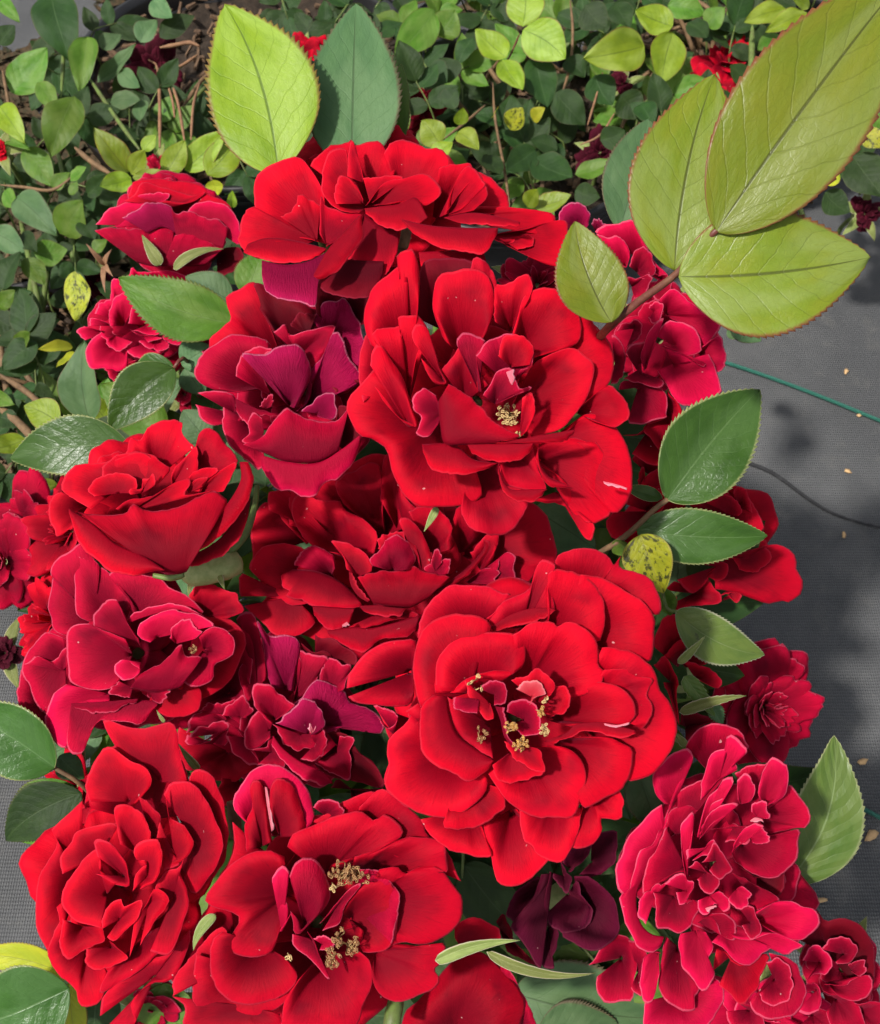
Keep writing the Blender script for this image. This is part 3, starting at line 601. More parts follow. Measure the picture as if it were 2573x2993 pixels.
rose(key='Q', crop='R4', c=(1540, 1700), r=300, d=.36, tilt=(.1, .1), col=2, step=6,
 label='smaller dark crimson rose with rounded inner petals adjoining the frilly double rose',
 petals='''
1450,1600|1250,1500 1280,1300 1330,1250 1390,1330 1440,1380 1530,1370 1650,1420 1720,1510 1750,1620 1745,1760 1720,1900|k=4
1350,1980|1270,1970 1440,1950 1500,2090 1230,2090
1650,1950|1620,1910 1781,1900 1850,1950 1840,2090 1700,2090
1500,1880|1420,1830 1600,1890 1670,1980 1680,2090 1500,2090 1440,1970
1550,1600|1410,1570 1460,1510 1550,1485 1620,1530 1635,1580 1590,1660 1500,1650|c=.12
1400,1650|1290,1640 1330,1560 1400,1540 1450,1610 1475,1680 1440,1740 1370,1720 1310,1780|k=3
1450,1780|1430,1790 1560,1800 1620,1760 1700,1730 1740,1780 1720,1850 1660,1890 1560,1890 1480,1830|c=.12
1380,1820|1290,1860 1310,1790 1390,1800 1410,1870 1400,1940 1330,1985 1270,1960|k=3
1600,1700|1580,1670 1620,1640 1680,1640 1695,1700 1660,1740 1600,1720|d=.3
''')

rose(key='W', crop='R7', c=(1220, 620), r=330, d=.355, tilt=(0, 0), col=8, step=6,
 label='withered maroon rose with limp petals between the largest rose and the frilly double rose',
 petals='''
1400,380|1320,460 1400,480 1510,420 1560,340 1560,180 1430,200 1400,280
800,800|780,770 840,720 900,900 960,960 1050,1060 850,960|k=4
1600,1000|1380,1050 1440,1000 1500,880 1580,855 1660,880 1690,1000 1670,1260 1590,1290 1490,1290 1440,1230 1430,1130|k=2
1700,1100|1640,880 1760,960 1740,1240 1660,1190|k=2
1100,500|1050,470 920,560 850,700 880,770 960,740 1020,620
1120,800|1090,760 1190,830 1180,930 1140,1000 1160,1080 1080,1060 1085,920
1300,560|1290,480 1400,490 1500,560 1570,680 1570,830 1480,930 1380,940 1200,850 1330,820 1410,700
1250,580|1100,720 1130,790 1220,835 1330,820 1400,760 1410,690 1360,620 1300,500|b=-.1
1260,420|1200,380 1240,310 1400,260 1350,370 1250,440
1220,470|1150,450 1180,520 1240,590 1270,530 1250,440 1200,380|k=8
1150,450|1130,440 1090,640 1090,760 1080,900 1085,1020 1060,1070 1000,980 960,900 870,790 960,740 1020,620 1070,460|d=.05 b=.1 k=8
''')

rose(key='U', crop='R7', c=(560, 1300), r=380, d=.335, tilt=(0, 0), col=1, step=6,
 label='unopened smooth red rose seen from behind with two hairy green sepals spread over it',
 petals='''
900,1440|790,990 870,1080 960,1250 1030,1400 1060,1480|k=2
500,1500|160,1460 200,1340 280,1270 400,1130 500,1020 620,970 700,970 820,1080 930,1200 970,1320 920,1480|b=.25 d=.1 k=1
560,950|510,870 520,800 600,740 700,760 790,800 810,850 800,880 640,890|d=.1
''')

rose(key='J', crop='R1', c=(800, 1080), r=480, d=.352, tilt=(.1, 0), col=3, step=5,
 label='pinkish crimson rose partly hidden by the reddish stalk and lime leaves',
 petals='''
350,320|310,240 370,225 420,270|k=5
220,330|80,240 75,200 130,130 205,90 260,120 300,190 300,260|k=5 b=.1
650,500|340,310 400,270 500,245 620,235 700,400 780,540 860,620 840,680 700,600|c=.08
560,560|345,320 430,350 490,330 550,380 590,450 575,540 550,560 450,480|c=.12
700,1750|540,1760 640,1760 720,1720 900,1880 800,1980 600,1900|k=1
850,1500|860,1430 950,1560 970,1680 930,1780 935,1860 850,1900 720,1780 690,1700 850,1640|k=1
800,640|720,600 850,620 900,680 800,800 720,740|k=2
640,600|590,560 610,470 660,425 710,430 750,490 775,570 760,620 680,650|k=2
600,700|570,640 650,640 730,610 740,660 700,760 620,790|k=2
840,900|800,800 880,730 960,760 1100,880 1210,940 1225,1000 1190,1080 1110,1130 1050,1000 900,940|c=.1
1080,1180|1100,1130 1200,1060 1240,1060 1270,1150 1270,1240 1220,1310 1150,1240
480,1250|460,1050 520,1080 555,1170 550,1280 500,1390 450,1400|k=2
650,1420|500,1440 560,1370 780,1420 850,1480 860,1540 840,1600 850,1640 760,1670 640,1690 580,1680 590,1600|k=2 d=.2
620,1000|480,1020 560,960 640,940 680,1030 660,1060 560,1150|k=2
900,1250|830,1120 1000,1190 1100,1240 1140,1170 1200,1280 1230,1380 1240,1460 1160,1520 1060,1560 960,1550 890,1480 850,1400 780,1300|d=.15 c=.1 b=.1
900,1120|790,1060 800,980 880,945 980,950 1040,990 1090,1070 1085,1160 1000,1190 850,1140|d=.35 c=.12
760,880|720,850 760,810 820,820 835,870 800,950 740,960 710,930|d=.3
640,1300|560,1170 620,1110 700,1090 720,1080 680,1190 690,1330 830,1370 780,1420 540,1360|k=2 d=.1
810,1120 950,1170 1110,1240|870,1150 1000,1200 1090,1265 1130,1250|d=-.1 b=.1
700,1290|690,1300 665,1200 700,1080 750,980 820,910 825,950 770,1070 740,1170 710,1280|d=.1 b=.1
''')

rose(key='S', crop='R2', c=(800, 620), r=560, d=.385, tilt=(.1, 0), col=1, step=5,
 label='red rose behind the two glossy green leaves, its long petal pointing over the ground cloth',
 petals='''
450,200|340,100 400,-20 500,80 580,130 560,330 450,290
450,450|300,400 330,300 400,250 450,200 560,150 580,330 500,500 250,640 170,530 220,450
420,300|380,280 390,180 420,150 430,220
750,1000|560,980 640,920 740,1000 830,890 900,970 940,1010 920,1070 750,1080 640,1120 590,1080
980,980|940,1010 1060,1000 1075,1050 1040,1065 1000,1030
900,480|700,390 740,340 830,290 920,200 970,210 1030,270 1090,290 1130,370 1190,440 1215,520 1210,580 1100,560
900,820|840,880 1000,760 1240,680 1340,680 1430,740 1450,850 1490,900 1480,1000 1400,1065 1350,1050 1250,1070 1130,1030 1000,980 900,970|d=.1 c=.1
1100,760|1010,760 1060,830 1150,860 1230,820 1280,760 1240,690|d=.2
900,820|720,790 830,780 980,800 980,880 920,920 850,890 830,940 740,1000 640,910|d=.1
950,450|700,400 770,330 880,290 960,310 1020,360 1060,420 1030,480|d=.15
1060,420|1020,320 1050,280 1100,300 1140,390 1150,460
1000,470|840,390 880,340 960,330 1040,370 1080,440 1060,480|d=.2
''')

rose(key='V', crop='R2', c=(680, 1560), r=260, d=.372, tilt=(.1, 0), col=1, step=6,
 label='half hidden red rose with pale green jagged sepals peeking out behind the largest rose',
 petals='''
700,1900|660,1880 700,1790 900,1850 820,1890 700,2010|k=4
830,1700|830,1700 960,1690 960,1740 880,1760|k=0
650,1500|490,1360 500,1280 560,1160 640,1150 710,1170 740,1270 640,1330 560,1420
700,1500|660,1450 760,1340 880,1440 830,1480
600,1600|480,1480 560,1420 640,1560 640,1700 655,1880 560,1600
760,1560|680,1450 850,1500 945,1590 910,1640 800,1590
''')

rose(key='N', crop='R3', c=(850, 430), r=520, d=.46, tilt=(0, -.3), col=2, step=5,
 label='side view crimson rose with bruised petals and thin sepals beneath small lime leaves',
 petals='''
1200,700|1130,750 1260,620 1400,640 1380,780 1200,860|k=4
850,450|480,200 530,80 640,70 800,65 950,90 1100,140 1150,190 1250,230 1340,330 1400,480 1390,560|k=1
800,300|450,240 540,180 620,90 840,160 1000,200 1120,160 1000,250 760,250|k=1 d=.1
700,250|540,200 640,180 820,180 760,250 660,250|k=3 d=.1
600,450|220,430 300,330 400,280 500,250 620,250 580,320 460,380 380,440 320,450|k=3 d=.1
1150,450|960,320 1020,260 1150,240 1260,270 1340,350 1390,500 1380,600 1280,500 1200,380|k=3 d=.1
560,740 700,770 850,760|210,480 330,455 450,465 580,465 650,500 750,450 850,460|d=0 b=.2
640,500 760,450 870,500|440,380 560,310 620,260 740,260 830,290 850,360|d=0 b=.1 k=5
870,520 1000,560 1250,620|830,300 870,340 960,320 1050,350 1150,380 1230,400 1290,480|d=0 b=.1
760,760 900,770 1100,760|860,520 950,490 1000,490 1080,540 1200,600 1260,620|d=0 b=.2
''')

rose(key='O', crop='R3', c=(600, 1270), r=430, d=.475, tilt=(0, -.1), col=3, step=5,
 label='small pink crimson rosette under the toothed green leaf, beyond the main cluster',
 petals='''
600,900|470,860 520,780 580,820 800,800 880,820 1000,870 1030,920
450,1200|330,1040 360,870 440,900 520,1000 500,1100
400,1200|210,1150 240,1080 330,1040 370,1100 330,1200
350,1250|165,1250 180,1190 260,1200 330,1230
300,1300|130,1370 75,1300 120,1255 270,1290
950,1300|950,1230 1040,1280 1140,1350 1100,1420 990,1470 900,1440|k=1
420,1600|290,1600 350,1680 410,1745 450,1680 480,1560 560,1520|k=2
420,1400|270,1300 180,1370 140,1480 180,1590 280,1600 400,1620 470,1580 480,1450|c=.12
650,1380|450,1440 520,1500 620,1515 720,1480 790,1430 700,1390
800,1250|760,1110 850,1140 940,1160 945,1230 930,1300 980,1360 940,1410 820,1390 760,1340
450,1250|330,1250 330,1130 370,1030 450,975 540,1010 560,1060 500,1150|c=.12
380,1330|260,1330 300,1370 310,1410 380,1450 440,1440 520,1380
700,1360|570,1370 640,1430 760,1450 820,1410 780,1370
620,1250|480,1230 500,1150 540,1080 640,1075 740,1100 780,1200 760,1300 640,1320 520,1290|b=-.1 c=.1
600,1330|500,1280 560,1320 640,1330 760,1350 640,1380
''')
# ================= the ground cloth =================
def cloth_material():
    m = NT('woven_ground_cloth'); tc = m.add('TexCoord').outputs['Object']
    w1 = m.add('TexWave', wave_type='BANDS', bands_direction='X'); m.t.links.new(tc, w1.inputs[0]); w1.inputs['Scale'].default_value = 210; w1.inputs['Distortion'].default_value = .6; w1.inputs['Detail Scale'].default_value = 4
    w2 = m.add('TexWave', wave_type='BANDS', bands_direction='Y'); m.t.links.new(tc, w2.inputs[0]); w2.inputs['Scale'].default_value = 150; w2.inputs['Distortion'].default_value = .6; w2.inputs['Detail Scale'].default_value = 4
    n = m.noise(tc, 7, 6, .65); d = m.noise(tc, 380, 4, .7); d2 = m.noise(tc, 45, 4, .7)
    weave = m.math('MULTIPLY', m.math('ADD', w1.outputs['Fac'], .3), m.math('ADD', w2.outputs['Fac'], .5))
    c = m.mix(m.math('MULTIPLY', weave, .7), (.034, .035, .038), (.115, .117, .12))
    c = m.mix(m.math('MULTIPLY', m.ramp(n, .35, .75), .35), c, (.20, .20, .20))
    c = m.mix(m.math('MULTIPLY', m.ramp(d2, .5, .8), .4), c, (.16, .155, .14))
    c = m.mix(m.math('MULTIPLY', m.ramp(d, .66, .76), .6), c, (.30, .29, .27))
    m.set(m.p.inputs['Base Color'], c); m.p.inputs['Roughness'].default_value = .8; m.p.inputs['Specular IOR Level'].default_value = .25
    m.set(m.p.inputs['Normal'], m.bump(m.math('ADD', weave, m.math('MULTIPLY', d, .8)), .6, .0012))
    return m.m
xs = np.r_[np.linspace(-40, -1.3, 8), np.linspace(-1.2, 1.2, 110), np.linspace(1.3, 40, 8)]
ys = np.r_[np.linspace(-40, -.5, 8), np.linspace(-.4, 2.0, 110), np.linspace(2.2, 60, 8)]
seam_pts = [ground_at(*crop('D', x, y)) for x, y in ((1400, 880), (1490, 935), (1560, 965), (1640, 1020), (1700, 1050), (1800, 1075), (1950, 1100))]
def gz(x, y):
    z = .006*mnoise.noise(Vector((x*2.2, y*2.2, 0)))+.003*mnoise.noise(Vector((x*6, y*6, 3)))
    return z if abs(x) < 1.3 and -.5 < y < 2.2 else 0
V = [(x, y, gz(x, y)) for y in ys for x in xs]; nx_ = len(xs)
F = [(j*nx_+i, j*nx_+i+1, (j+1)*nx_+i+1, (j+1)*nx_+i) for j in range(len(ys)-1) for i in range(nx_-1)]
ground = link('ground', mesh_from('ground', V, F), mat=cloth_material())
tag(ground, 'dusty dark grey woven weed control cloth on the ground', kind='structure')
def on_ground(x, y, lift=0.): p = ground_at(*crop('D', x, y)); return Vector((p.x, p.y, gz(p.x, p.y)+lift))
seam = link('cloth_fold', tube_mesh('cloth_fold', [on_ground(x, y, .001) for x, y in ((1380, 860), (1490, 935), (1560, 965), (1640, 1020), (1700, 1050), (1800, 1075), (1950, 1100))], [.0012, .0015, .0012, .0007, .0004], 8, 30), ground, plain('fold_cloth', (.02, .02, .022), (.04, .04, .042), .8))
# green twine pulled across the cloth
TW = NT('twine_green'); tuv = TW.add('UVMap').outputs[0]
ww = TW.add('TexWave', wave_type='BANDS', bands_direction='DIAGONAL'); TW.t.links.new(TW.mapping(tuv, (1, 60, 1)), ww.inputs[0]); ww.inputs['Scale'].default_value = 2.
TW.set(TW.p.inputs['Base Color'], TW.mix(ww.outputs['Fac'], (.018, .12, .085), (.06, .26, .19))); TW.set(TW.p.inputs['Normal'], TW.bump(ww.outputs['Fac'], .8, .001)); TW.p.inputs['Roughness'].default_value = .5
for pts, lab in (((( 1380, 722), (1480, 752), (1620, 802), (1781, 862), (1990, 945)), 'taut green twine lying on grey cloth beside the pinkish crimson rose'),
                 (((1560, 1590), (1660, 1612), (1740, 1642), (1781, 1662), (1960, 1745)), 'short length of green twine on grey cloth emerging behind the pale ribbed leaf')):
    t = link('twine', tube_mesh('twine', [on_ground(x, y, .0028) for x, y in pts], .0014, 8, 40), None, TW.m)
    tag(t, lab, 'twine', 'green twines on the ground cloth')
# dry scraps
scrapmat = plain('dry_scrap', (.55, .36, .18), (.36, .22, .11), .8)
def scrap(p, s, seed):
    r = random.Random(seed); n = 7; V = []
    for k in range(n):
        a = 2*math.pi*k/n; q = s*(.6+.6*r.random()); V.append((q*math.cos(a)*1.5, q*math.sin(a)*.8, s*.4*r.random()))
    V.append((0, 0, s*.5)); V += [(v[0], v[1], v[2]-s*.18) for v in V]
    m = n+1; F = [(k, (k+1) % n, n) for k in range(n)]+[(m+(k+1) % n, m+k, m+n) for k in range(n)]+[((k+1) % n, k, m+k, m+(k+1) % n) for k in range(n)]
    o = link('dry_scrap', mesh_from('dry_scrap', V, F), None, scrapmat); o.location = p; o.rotation_euler.z = r.random()*6
    return o
for i, (x, y, s, lab) in enumerate(((1758, 1695, .0035, 'orange tan dry petal scrap on grey cloth beside the pale ribbed leaf'),
        (1712, 960, .0022, 'pale curled dry scrap on grey cloth past the long red petal'), (1708, 20+740, .0022, 'small tan crumb on cloth close to the green twine'),
        (1735, 848, .002, 'tiny tan crumb on cloth under the green twine'), (1705, 1085, .0022, 'thin rusty scrap on cloth close to the dark cloth fold'),
        (1742, 1545, .0025, 'small pale scrap on cloth close to the ribbed leaf tip'), (1660, 1825, .0022, 'small tan scrap on cloth above the smaller dark crimson rose'))):
    tag(scrap(on_ground(x, y, .0015), s, i), lab, 'scrap', 'dry scraps on the ground cloth')

# ================= leaves =================
def leaf_width(s, shape=.78): return (np.sin(np.pi*np.clip(s, 0, 1)**shape))**.80*(1-.15*s)
def leaf_grid(base, tip, width, nrm, bend=.08, side=0., fold=.18, ns=84, na=11, teeth=.045, wave=.03, shape=.78, roll=0., seed=0):
    base, tip, nrm = Vector(base), Vector(tip), Vector(nrm)
    y = tip-base; L = y.length; y.normalize(); x = y.cross(nrm).normalized(); n = x.cross(y).normalized()
    if roll: q = Matrix.Rotation(roll, 3, y); x, n = q @ x, q @ n
    s = np.linspace(0, 1, ns); v = np.array([-1, -.955, -.8, -.5, -.2, 0, .2, .5, .8, .955, 1.]) if na == 11 else np.linspace(-1, 1, na); g = np.zeros((ns, na, 3)); w = leaf_width(s, shape)*width/2
    X, Y, Nn = np.array(x), np.array(y), np.array(n)
    for i in range(ns):
        c = np.array(base)+Y*L*s[i]+Nn*bend*L*4*s[i]*(1-s[i])+X*side*L*4*s[i]*(1-s[i])
        for j in range(na):
            a = abs(v[j]); off = 0.; fw = 0.
            if a > .99 and .08 < s[i] < .97:
                off = teeth*(.25+.75*math.sin(math.pi*s[i]))*((0, .45, 1.0)[i % 3])*width/2*.9; fw = 1.1*off
            wv = wave*width*mnoise.noise(Vector((s[i]*4+seed, v[j]*1.3, seed*.7)))*(.3+a)
            g[i, j] = c+X*v[j]*(w[i]+(off if a > .99 else 0))+Y*fw+Nn*(fold*a*w[i]-.25*fold*a*a*w[i]+wv)
    uv = np.stack(np.meshgrid(v*.5+.5, s), -1)
    return g, uv
def make_leaf(parent, name, base, tip, width, mat, nrm, th=.00025, **k):
    g, uv = leaf_grid(base, tip, width, nrm, **k)
    o = link(name, thick_grid(name, g, th, uv, {}), parent, mat); return o
UNIT = []
for k in range(5):
    g, uv = leaf_grid((0, 0, 0), (0, 1, 0), 1., (0, 0, 1), bend=(-.08, .05, .1, -.03, .0)[k], side=(0, .05, -.05, .08, -.08)[k], fold=(.25, .12, .3, .18, .08)[k], ns=19, na=7, teeth=.0, wave=.06, shape=(.78, .82, .74, .8, .86)[k], seed=k*3.1)
    V = g.reshape(-1, 3); F = [(i*7+j, i*7+j+1, (i+1)*7+j+1, (i+1)*7+j) for i in range(18) for j in range(6)]
    UNIT.append((V, F, uv.reshape(-1, 2)))
UM = {}
def unit_leaf(parent, base, tip, w, tone, nrm, k, name='leaf', flat=False):
    if (k, tone) not in UM: UM[k, tone] = mesh_from('leaf', *UNIT[k]); UM[k, tone].materials.append(LM[tone])
    y = tip-base; L = y.length; y = y/L; x = y.cross(nrm).normalized(); n = x.cross(y)
    o = link(name, UM[k, tone], parent)
    M = Matrix((x*w, y*L, n*L*.8)).transposed().to_4x4(); M.translation = base
    o.matrix_basis = M if flat else Matrix.Translation(-parent.location) @ M
    return o

# ================= the rose bush of the cluster =================
BUSH = ground_at(*crop('D', 840, 1420), z=0.); BUSH_TOP = BUSH+Vector((0, .01, .13))
bush = empty('rose_bush', BUSH, 'leafy rose bush carrying the dense cluster of red blooms in the foreground', 'rose bush')
def rel(p, parent): return Vector(p)-parent.location
def rel_all(o, parent): o.location = -parent.location; return o     # meshes are written in world space

def petal(parent, rails, d0, tilt, c, h, opt, mats, step, seed, nu=34, nt=14, ruf=1.):
    A, B = rails; k = d0*KPX
    a = catmull(A, nu); b = catmull(B, nu); fan = len(A) == 1
    if fan: a = a+(b-a)*.05
    ln = float(np.mean(np.linalg.norm(b-a, axis=1)))+1e-6
    for j in range(nu):                                             # ragged free edge
        w = mnoise.noise(Vector((j*.27, seed*1.7, 0)))*6.5*ruf+mnoise.noise(Vector((j*.8, seed*2.3, 5)))*3.2
        dirv = (b[j]-a[j]); dl = np.linalg.norm(dirv)+1e-6; b[j] = b[j]+dirv/dl*w
    s = np.linspace(0, 1, nt); t = 1-(1-s)**1.35; u = np.linspace(0, 1, nu)
    drop = opt.get('d', .5 if fan else .2)*ln*(1.45 if fan else 1); bul = opt.get('b', 0.)*ln; curl = opt.get('c', .07)*ln
    g = np.zeros((nt, nu, 2)); H = np.zeros((nt, nu))
    for i in range(nt):
        ti = t[i]; g[i] = a+(b-a)*ti
        f = 1-(1-ti)**2.0
        crs = (.10+.10*math.sin(seed*7.3))*ln*ti
        base = h-drop*(1-f)+bul*4*ti*(1-ti)-curl*max(0, (ti-.68)/.32)**2
        for j in range(nu):
            ru = mnoise.noise(Vector((u[j]*5.5+seed*3.1, ti*1.2, seed)))*.085*ruf*ln*ti**2.2
            ru += mnoise.noise(Vector((u[j]*2.2+seed, ti*2.2, seed*1.3)))*.05*ln*ti
            ru += mnoise.noise(Vector((u[j]*12+seed, ti*1.5, seed*2.3)))*.026*ruf*ln*ti**2.5
            H[i, j] = base+ru+(crs*((2*u[j]-1)**2-.4) if fan else 0.)
    dep = d0-(H-tilt[0]*(g[..., 0]-c[0])-tilt[1]*(g[..., 1]-c[1]))*k
    W = pix(g, dep)
    uv = np.stack(np.meshgrid(u, t), -1)
    lenm = ln*k; side = np.minimum(u, 1-u)*np.linalg.norm(b[0]-b[-1])*k*1.5 if False else None
    rim = np.repeat(((1-t)*lenm)[:, None], nu, 1)
    th = np.repeat((.00028-.00021*t)[:, None], nu, 1)
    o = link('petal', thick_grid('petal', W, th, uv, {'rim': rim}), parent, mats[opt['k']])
    return rel_all(o, parent)

def whorl(parent, cen, nrm, rad, n, mats, seed, inner=0., name='petal', ruff=.10, flat=.55, wild=1.):
    """a full rose built round its own axis: n petals, the first ones upright in the heart"""
    r = random.Random(seed); z = Vector(nrm).normalized(); x = z.orthogonal().normalized(); y = z.cross(x)
    X, Y, Z = np.array(x), np.array(y), np.array(z); C0 = np.array(cen); nu, nt = 17, 9
    for i in range(n):
        f = inner+(1-inner)*(i+.5)/n; a0 = i*2.4+r.uniform(-.3, .3)*wild; L = rad*(.42+.62*f)*r.uniform(1-.12*wild, 1+.1*wild)
        el = R(84-(84-14*flat/.55*.6)*f**.8+r.uniform(-8, 8)*wild); wd = (1.5-.3*f)*L*r.uniform(.85, 1.1); sd = r.random()*50
        g = np.zeros((nt, nu, 3)); t = 1-(1-np.linspace(0, 1, nt))**1.3; uu = np.linspace(-1, 1, nu)
        for a in range(nt):
            e = el*(1-.1*t[a])
            for b in range(nu):
                prof = math.sqrt(max(0., 1-abs(uu[b])**3.6)); ss = t[a]*(.30+.70*prof)+.03
                rr = ss*L*math.cos(e)+.05*rad; zz = ss*L*math.sin(e)-.25*rad*(1-f)*0
                w = uu[b]*wd*.5*(t[a]**.55); q = max(rr, .10*rad)+.22*rad*(1-f)
                an = a0+w/q*(.55+.45*f)
                ru = mnoise.noise(Vector((uu[b]*2.6+sd, t[a]*1.4, sd)))*ruff*L*t[a]**2
                cu = -.16*L*max(0, t[a]-.6)**2*6*(.3+f)
                g[a, b] = C0+X*rr*math.cos(an)+Y*rr*math.sin(an)+Z*(zz+ru+cu)+(X*math.cos(an)+Y*math.sin(an))*(ru*.8+.05*L*max(0, t[a]-.6)*f)
        uv = np.stack(np.meshgrid(uu*.5+.5, t), -1); rim = np.repeat(((1-t)*L)[:, None], nu, 1)
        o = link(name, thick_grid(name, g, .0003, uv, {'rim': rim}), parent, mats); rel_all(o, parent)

def lathe(name, prof, p, axis, parent, mat, sides=14):
    z = Vector(axis).normalized(); x = z.orthogonal().normalized(); y = z.cross(x); V = []; F = []
    for r_, h_ in prof:
        for k in range(sides):
            w = 2*math.pi*k/sides; V.append(Vector(p)+x*r_*math.cos(w)+y*r_*math.sin(w)+z*h_)
    n = len(prof)
    for i in range(n-1):
        for k in range(sides): F.append((i*sides+k, i*sides+(k+1) % sides, (i+1)*sides+(k+1) % sides, (i+1)*sides+k))
    F += [tuple(range(sides))[::-1], tuple((n-1)*sides+k for k in range(sides))]
    o = link(name, mesh_from(name, V, F), parent, mat); return rel_all(o, parent)

def stem_and_calyx(parent, cen, nrm, size, root, mat=STEM_G, sepals=5):
    nrm = Vector(nrm).normalized(); c = Vector(cen); s = size
    lathe('calyx', [(.0015, -.012), (.004, -.011), (.0058, -.007), (.0055, -.003), (.0066, .0)], c, nrm, parent, CALYX, 12)
    for k in range(sepals):
        q = nrm.orthogonal().normalized(); q.rotate(Matrix.Rotation(k*2*math.pi/sepals+s*90, 3, nrm))
        o = make_leaf(parent, 'sepal', c-nrm*.001+q*.004, c+q*(.016+.2*s)-nrm*.002, .0075, LM['T'], nrm, ns=11, na=5, bend=.1, teeth=.0, shape=.55, seed=k)
        rel_all(o, parent)
    b = c-nrm*.012; mid = b-nrm*.05+Vector((0, 0, -.02)); root = Vector(root)
    o = link('stem', tube_mesh('stem', [b, b-nrm*.02, mid, mid.lerp(root, .55)+Vector((0, 0, .02)), root], [.0016, .0018, .0022, .003, .0035], 8, 22), parent, mat)
    rel_all(o, parent)

VIEW = -FWD
def toward(px): return (CAM-P1(px[0], px[1], .4)).normalized()
ROSE_OBJ = {}
for ri, q in enumerate(ROSES):
    x0, y0, sc = CROP[q['crop']]; conv = lambda s: [(x0+float(a)*sc, y0+float(b)*sc) for a, b in (w.split(',') for w in s.split())]
    c = (x0+q['c'][0]*sc, y0+q['c'][1]*sc); d0 = q['d']; rad = q['r']*sc*d0*KPX
    nrm = (toward(c)+UP*(-q['tilt'][1])*1.1+RIGHT*q['tilt'][0]).normalized()
    base = P1(c[0], c[1], d0+.030)-nrm*.004
    e = empty('rose', base, q['label'], 'rose', 'red roses blooming on the bush'); ROSE_OBJ[q['key']] = e
    lines = [l for l in q['petals'].strip().split('\n')]
    for i, l in enumerate(lines):
        parts = l.split('|'); opt = {'k': q['col']}
        for w in (parts[2].split() if len(parts) > 2 else []):
            kk, vv = w.split('='); opt[kk] = int(vv) if kk == 'k' else float(vv)
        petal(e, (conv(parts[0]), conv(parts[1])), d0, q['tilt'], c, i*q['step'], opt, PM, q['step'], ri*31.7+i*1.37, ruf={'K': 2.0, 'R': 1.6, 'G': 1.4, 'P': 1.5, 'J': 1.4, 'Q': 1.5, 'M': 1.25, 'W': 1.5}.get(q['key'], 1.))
    if q['key'] not in 'UWV':
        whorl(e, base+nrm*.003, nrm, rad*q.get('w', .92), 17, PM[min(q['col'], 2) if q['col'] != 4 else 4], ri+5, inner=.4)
    stem_and_calyx(e, base-nrm*.001, nrm, .03, sepals=0 if q['key'] in 'WUV' else 5, root=BUSH_TOP+Vector((rng.uniform(-.02, .02), rng.uniform(-.02, .02), 0)))

# roses only partly in view, built whole round their own axis
def small_rose(cr, x, y, d, rad_px, nrm, n, mat, label, group, seed, root=None, cat='rose', stem=True, name='rose'):
    px = crop(cr, x, y); sc = CROP[cr][2]; cen = P1(px[0], px[1], d+.012); nrm = Vector(nrm).normalized()
    e = empty(name, cen, label, cat, group)
    rad_px *= 1.25; n += 4
    whorl(e, cen-nrm*rad_px*sc*d*KPX*.35, nrm, rad_px*sc*d*KPX, n, mat, seed, ruff=.22, wild=2.2)
    if stem: stem_and_calyx(e, cen-nrm*(rad_px*sc*d*KPX*.35+.001), nrm, .02, root if root is not None else BUSH_TOP)
    return e
G1 = 'red roses blooming on the bush'
small_rose('R2', 1290, 1790, .42, 330, VIEW+RIGHT*.3, 40, PM[2], 'dense dark crimson pompon rose over the grey cloth, close to the jagged pale sepals', G1, 11)
small_rose('R5', 360, 440, .40, 300, VIEW+RIGHT*-.5+UP*.2, 16, PM[1], 'swirled red rose tucked behind the cupped scarlet rose', G1, 12)
small_rose('R5', 90, 430, .43, 270, VIEW+RIGHT*-.6, 14, PM[2], 'purplish crimson rose beyond the swirled red rose, next to a short pale green stalk', G1, 13)
small_rose('R5', -40, 640, .42, 250, VIEW+RIGHT*-.3, 12, PM[2], 'darker crimson rose on the far side of the purplish crimson rose', G1, 18)
small_rose('R5', 240, 1010, .40, 310, VIEW+RIGHT*-.7+UP*.1, 16, PM[0], 'red rose with a browned petal tip behind the loose crimson bloom', G1, 14)
small_rose('D', 130, 1595, .40, 75, VIEW+RIGHT*-.6, 9, PM[1], 'small red rose peeping between the dark leaves by the dense round rose', G1, 15)
small_rose('D', 1090, 560, .375, 70, VIEW+UP*.4, 10, PM[2], 'purplish crimson rose showing only dark petal edges under the top scarlet rose', G1, 16)
small_rose('D', 470, 660, .42, 60, VIEW+UP*.4, 10, PM[2], 'red petals of a hidden rose behind the purple crimson one', G1, 17)
small_rose('D', 300, 2055, .36, 60, VIEW+UP*-.2, 10, PM[2], 'crimson bud like rose hanging below the dense round scarlet one', G1, 19)
small_rose('D', 1560, 2080, .36, 110, VIEW+RIGHT*.2, 12, PM[3], 'pinkish rose under the frilly double rose, next to the smaller dark crimson one', G1, 20)

# white flecks and streaks on petals
for key, d, pts in (('C', .300, [((1385, 1010), (1415, 1010)), ((1395, 1060), (1418, 1045))]),):
    pass
def streak(key, cr, d, A, B):
    e = ROSE_OBJ[key]; s = CROP[cr]; conv = lambda w: [(s[0]+a*s[2], s[1]+b*s[2]) for a, b in w]
    opt = {'k': 6, 'd': 0., 'b': .1, 'c': .1}
    o = petal(e, (conv(A), conv(B)), d, (0, 0), (0, 0), 0, opt, PM, 1, rng.random()*40, nu=12, nt=5); o.name = 'white_streak'
streak('C', 'A', .2865, [(1380, 1020), (1395, 1060), (1405, 1075)], [(1412, 1008), (1420, 1040), (1412, 1075)])
streak('B', 'B', .2735, [(1240, 995), (1300, 1003), (1360, 990)], [(1245, 1005), (1300, 1012), (1360, 1003)])
streak('M', 'R8', .336, [(535, 850), (560, 832)], [(538, 865), (575, 850)])
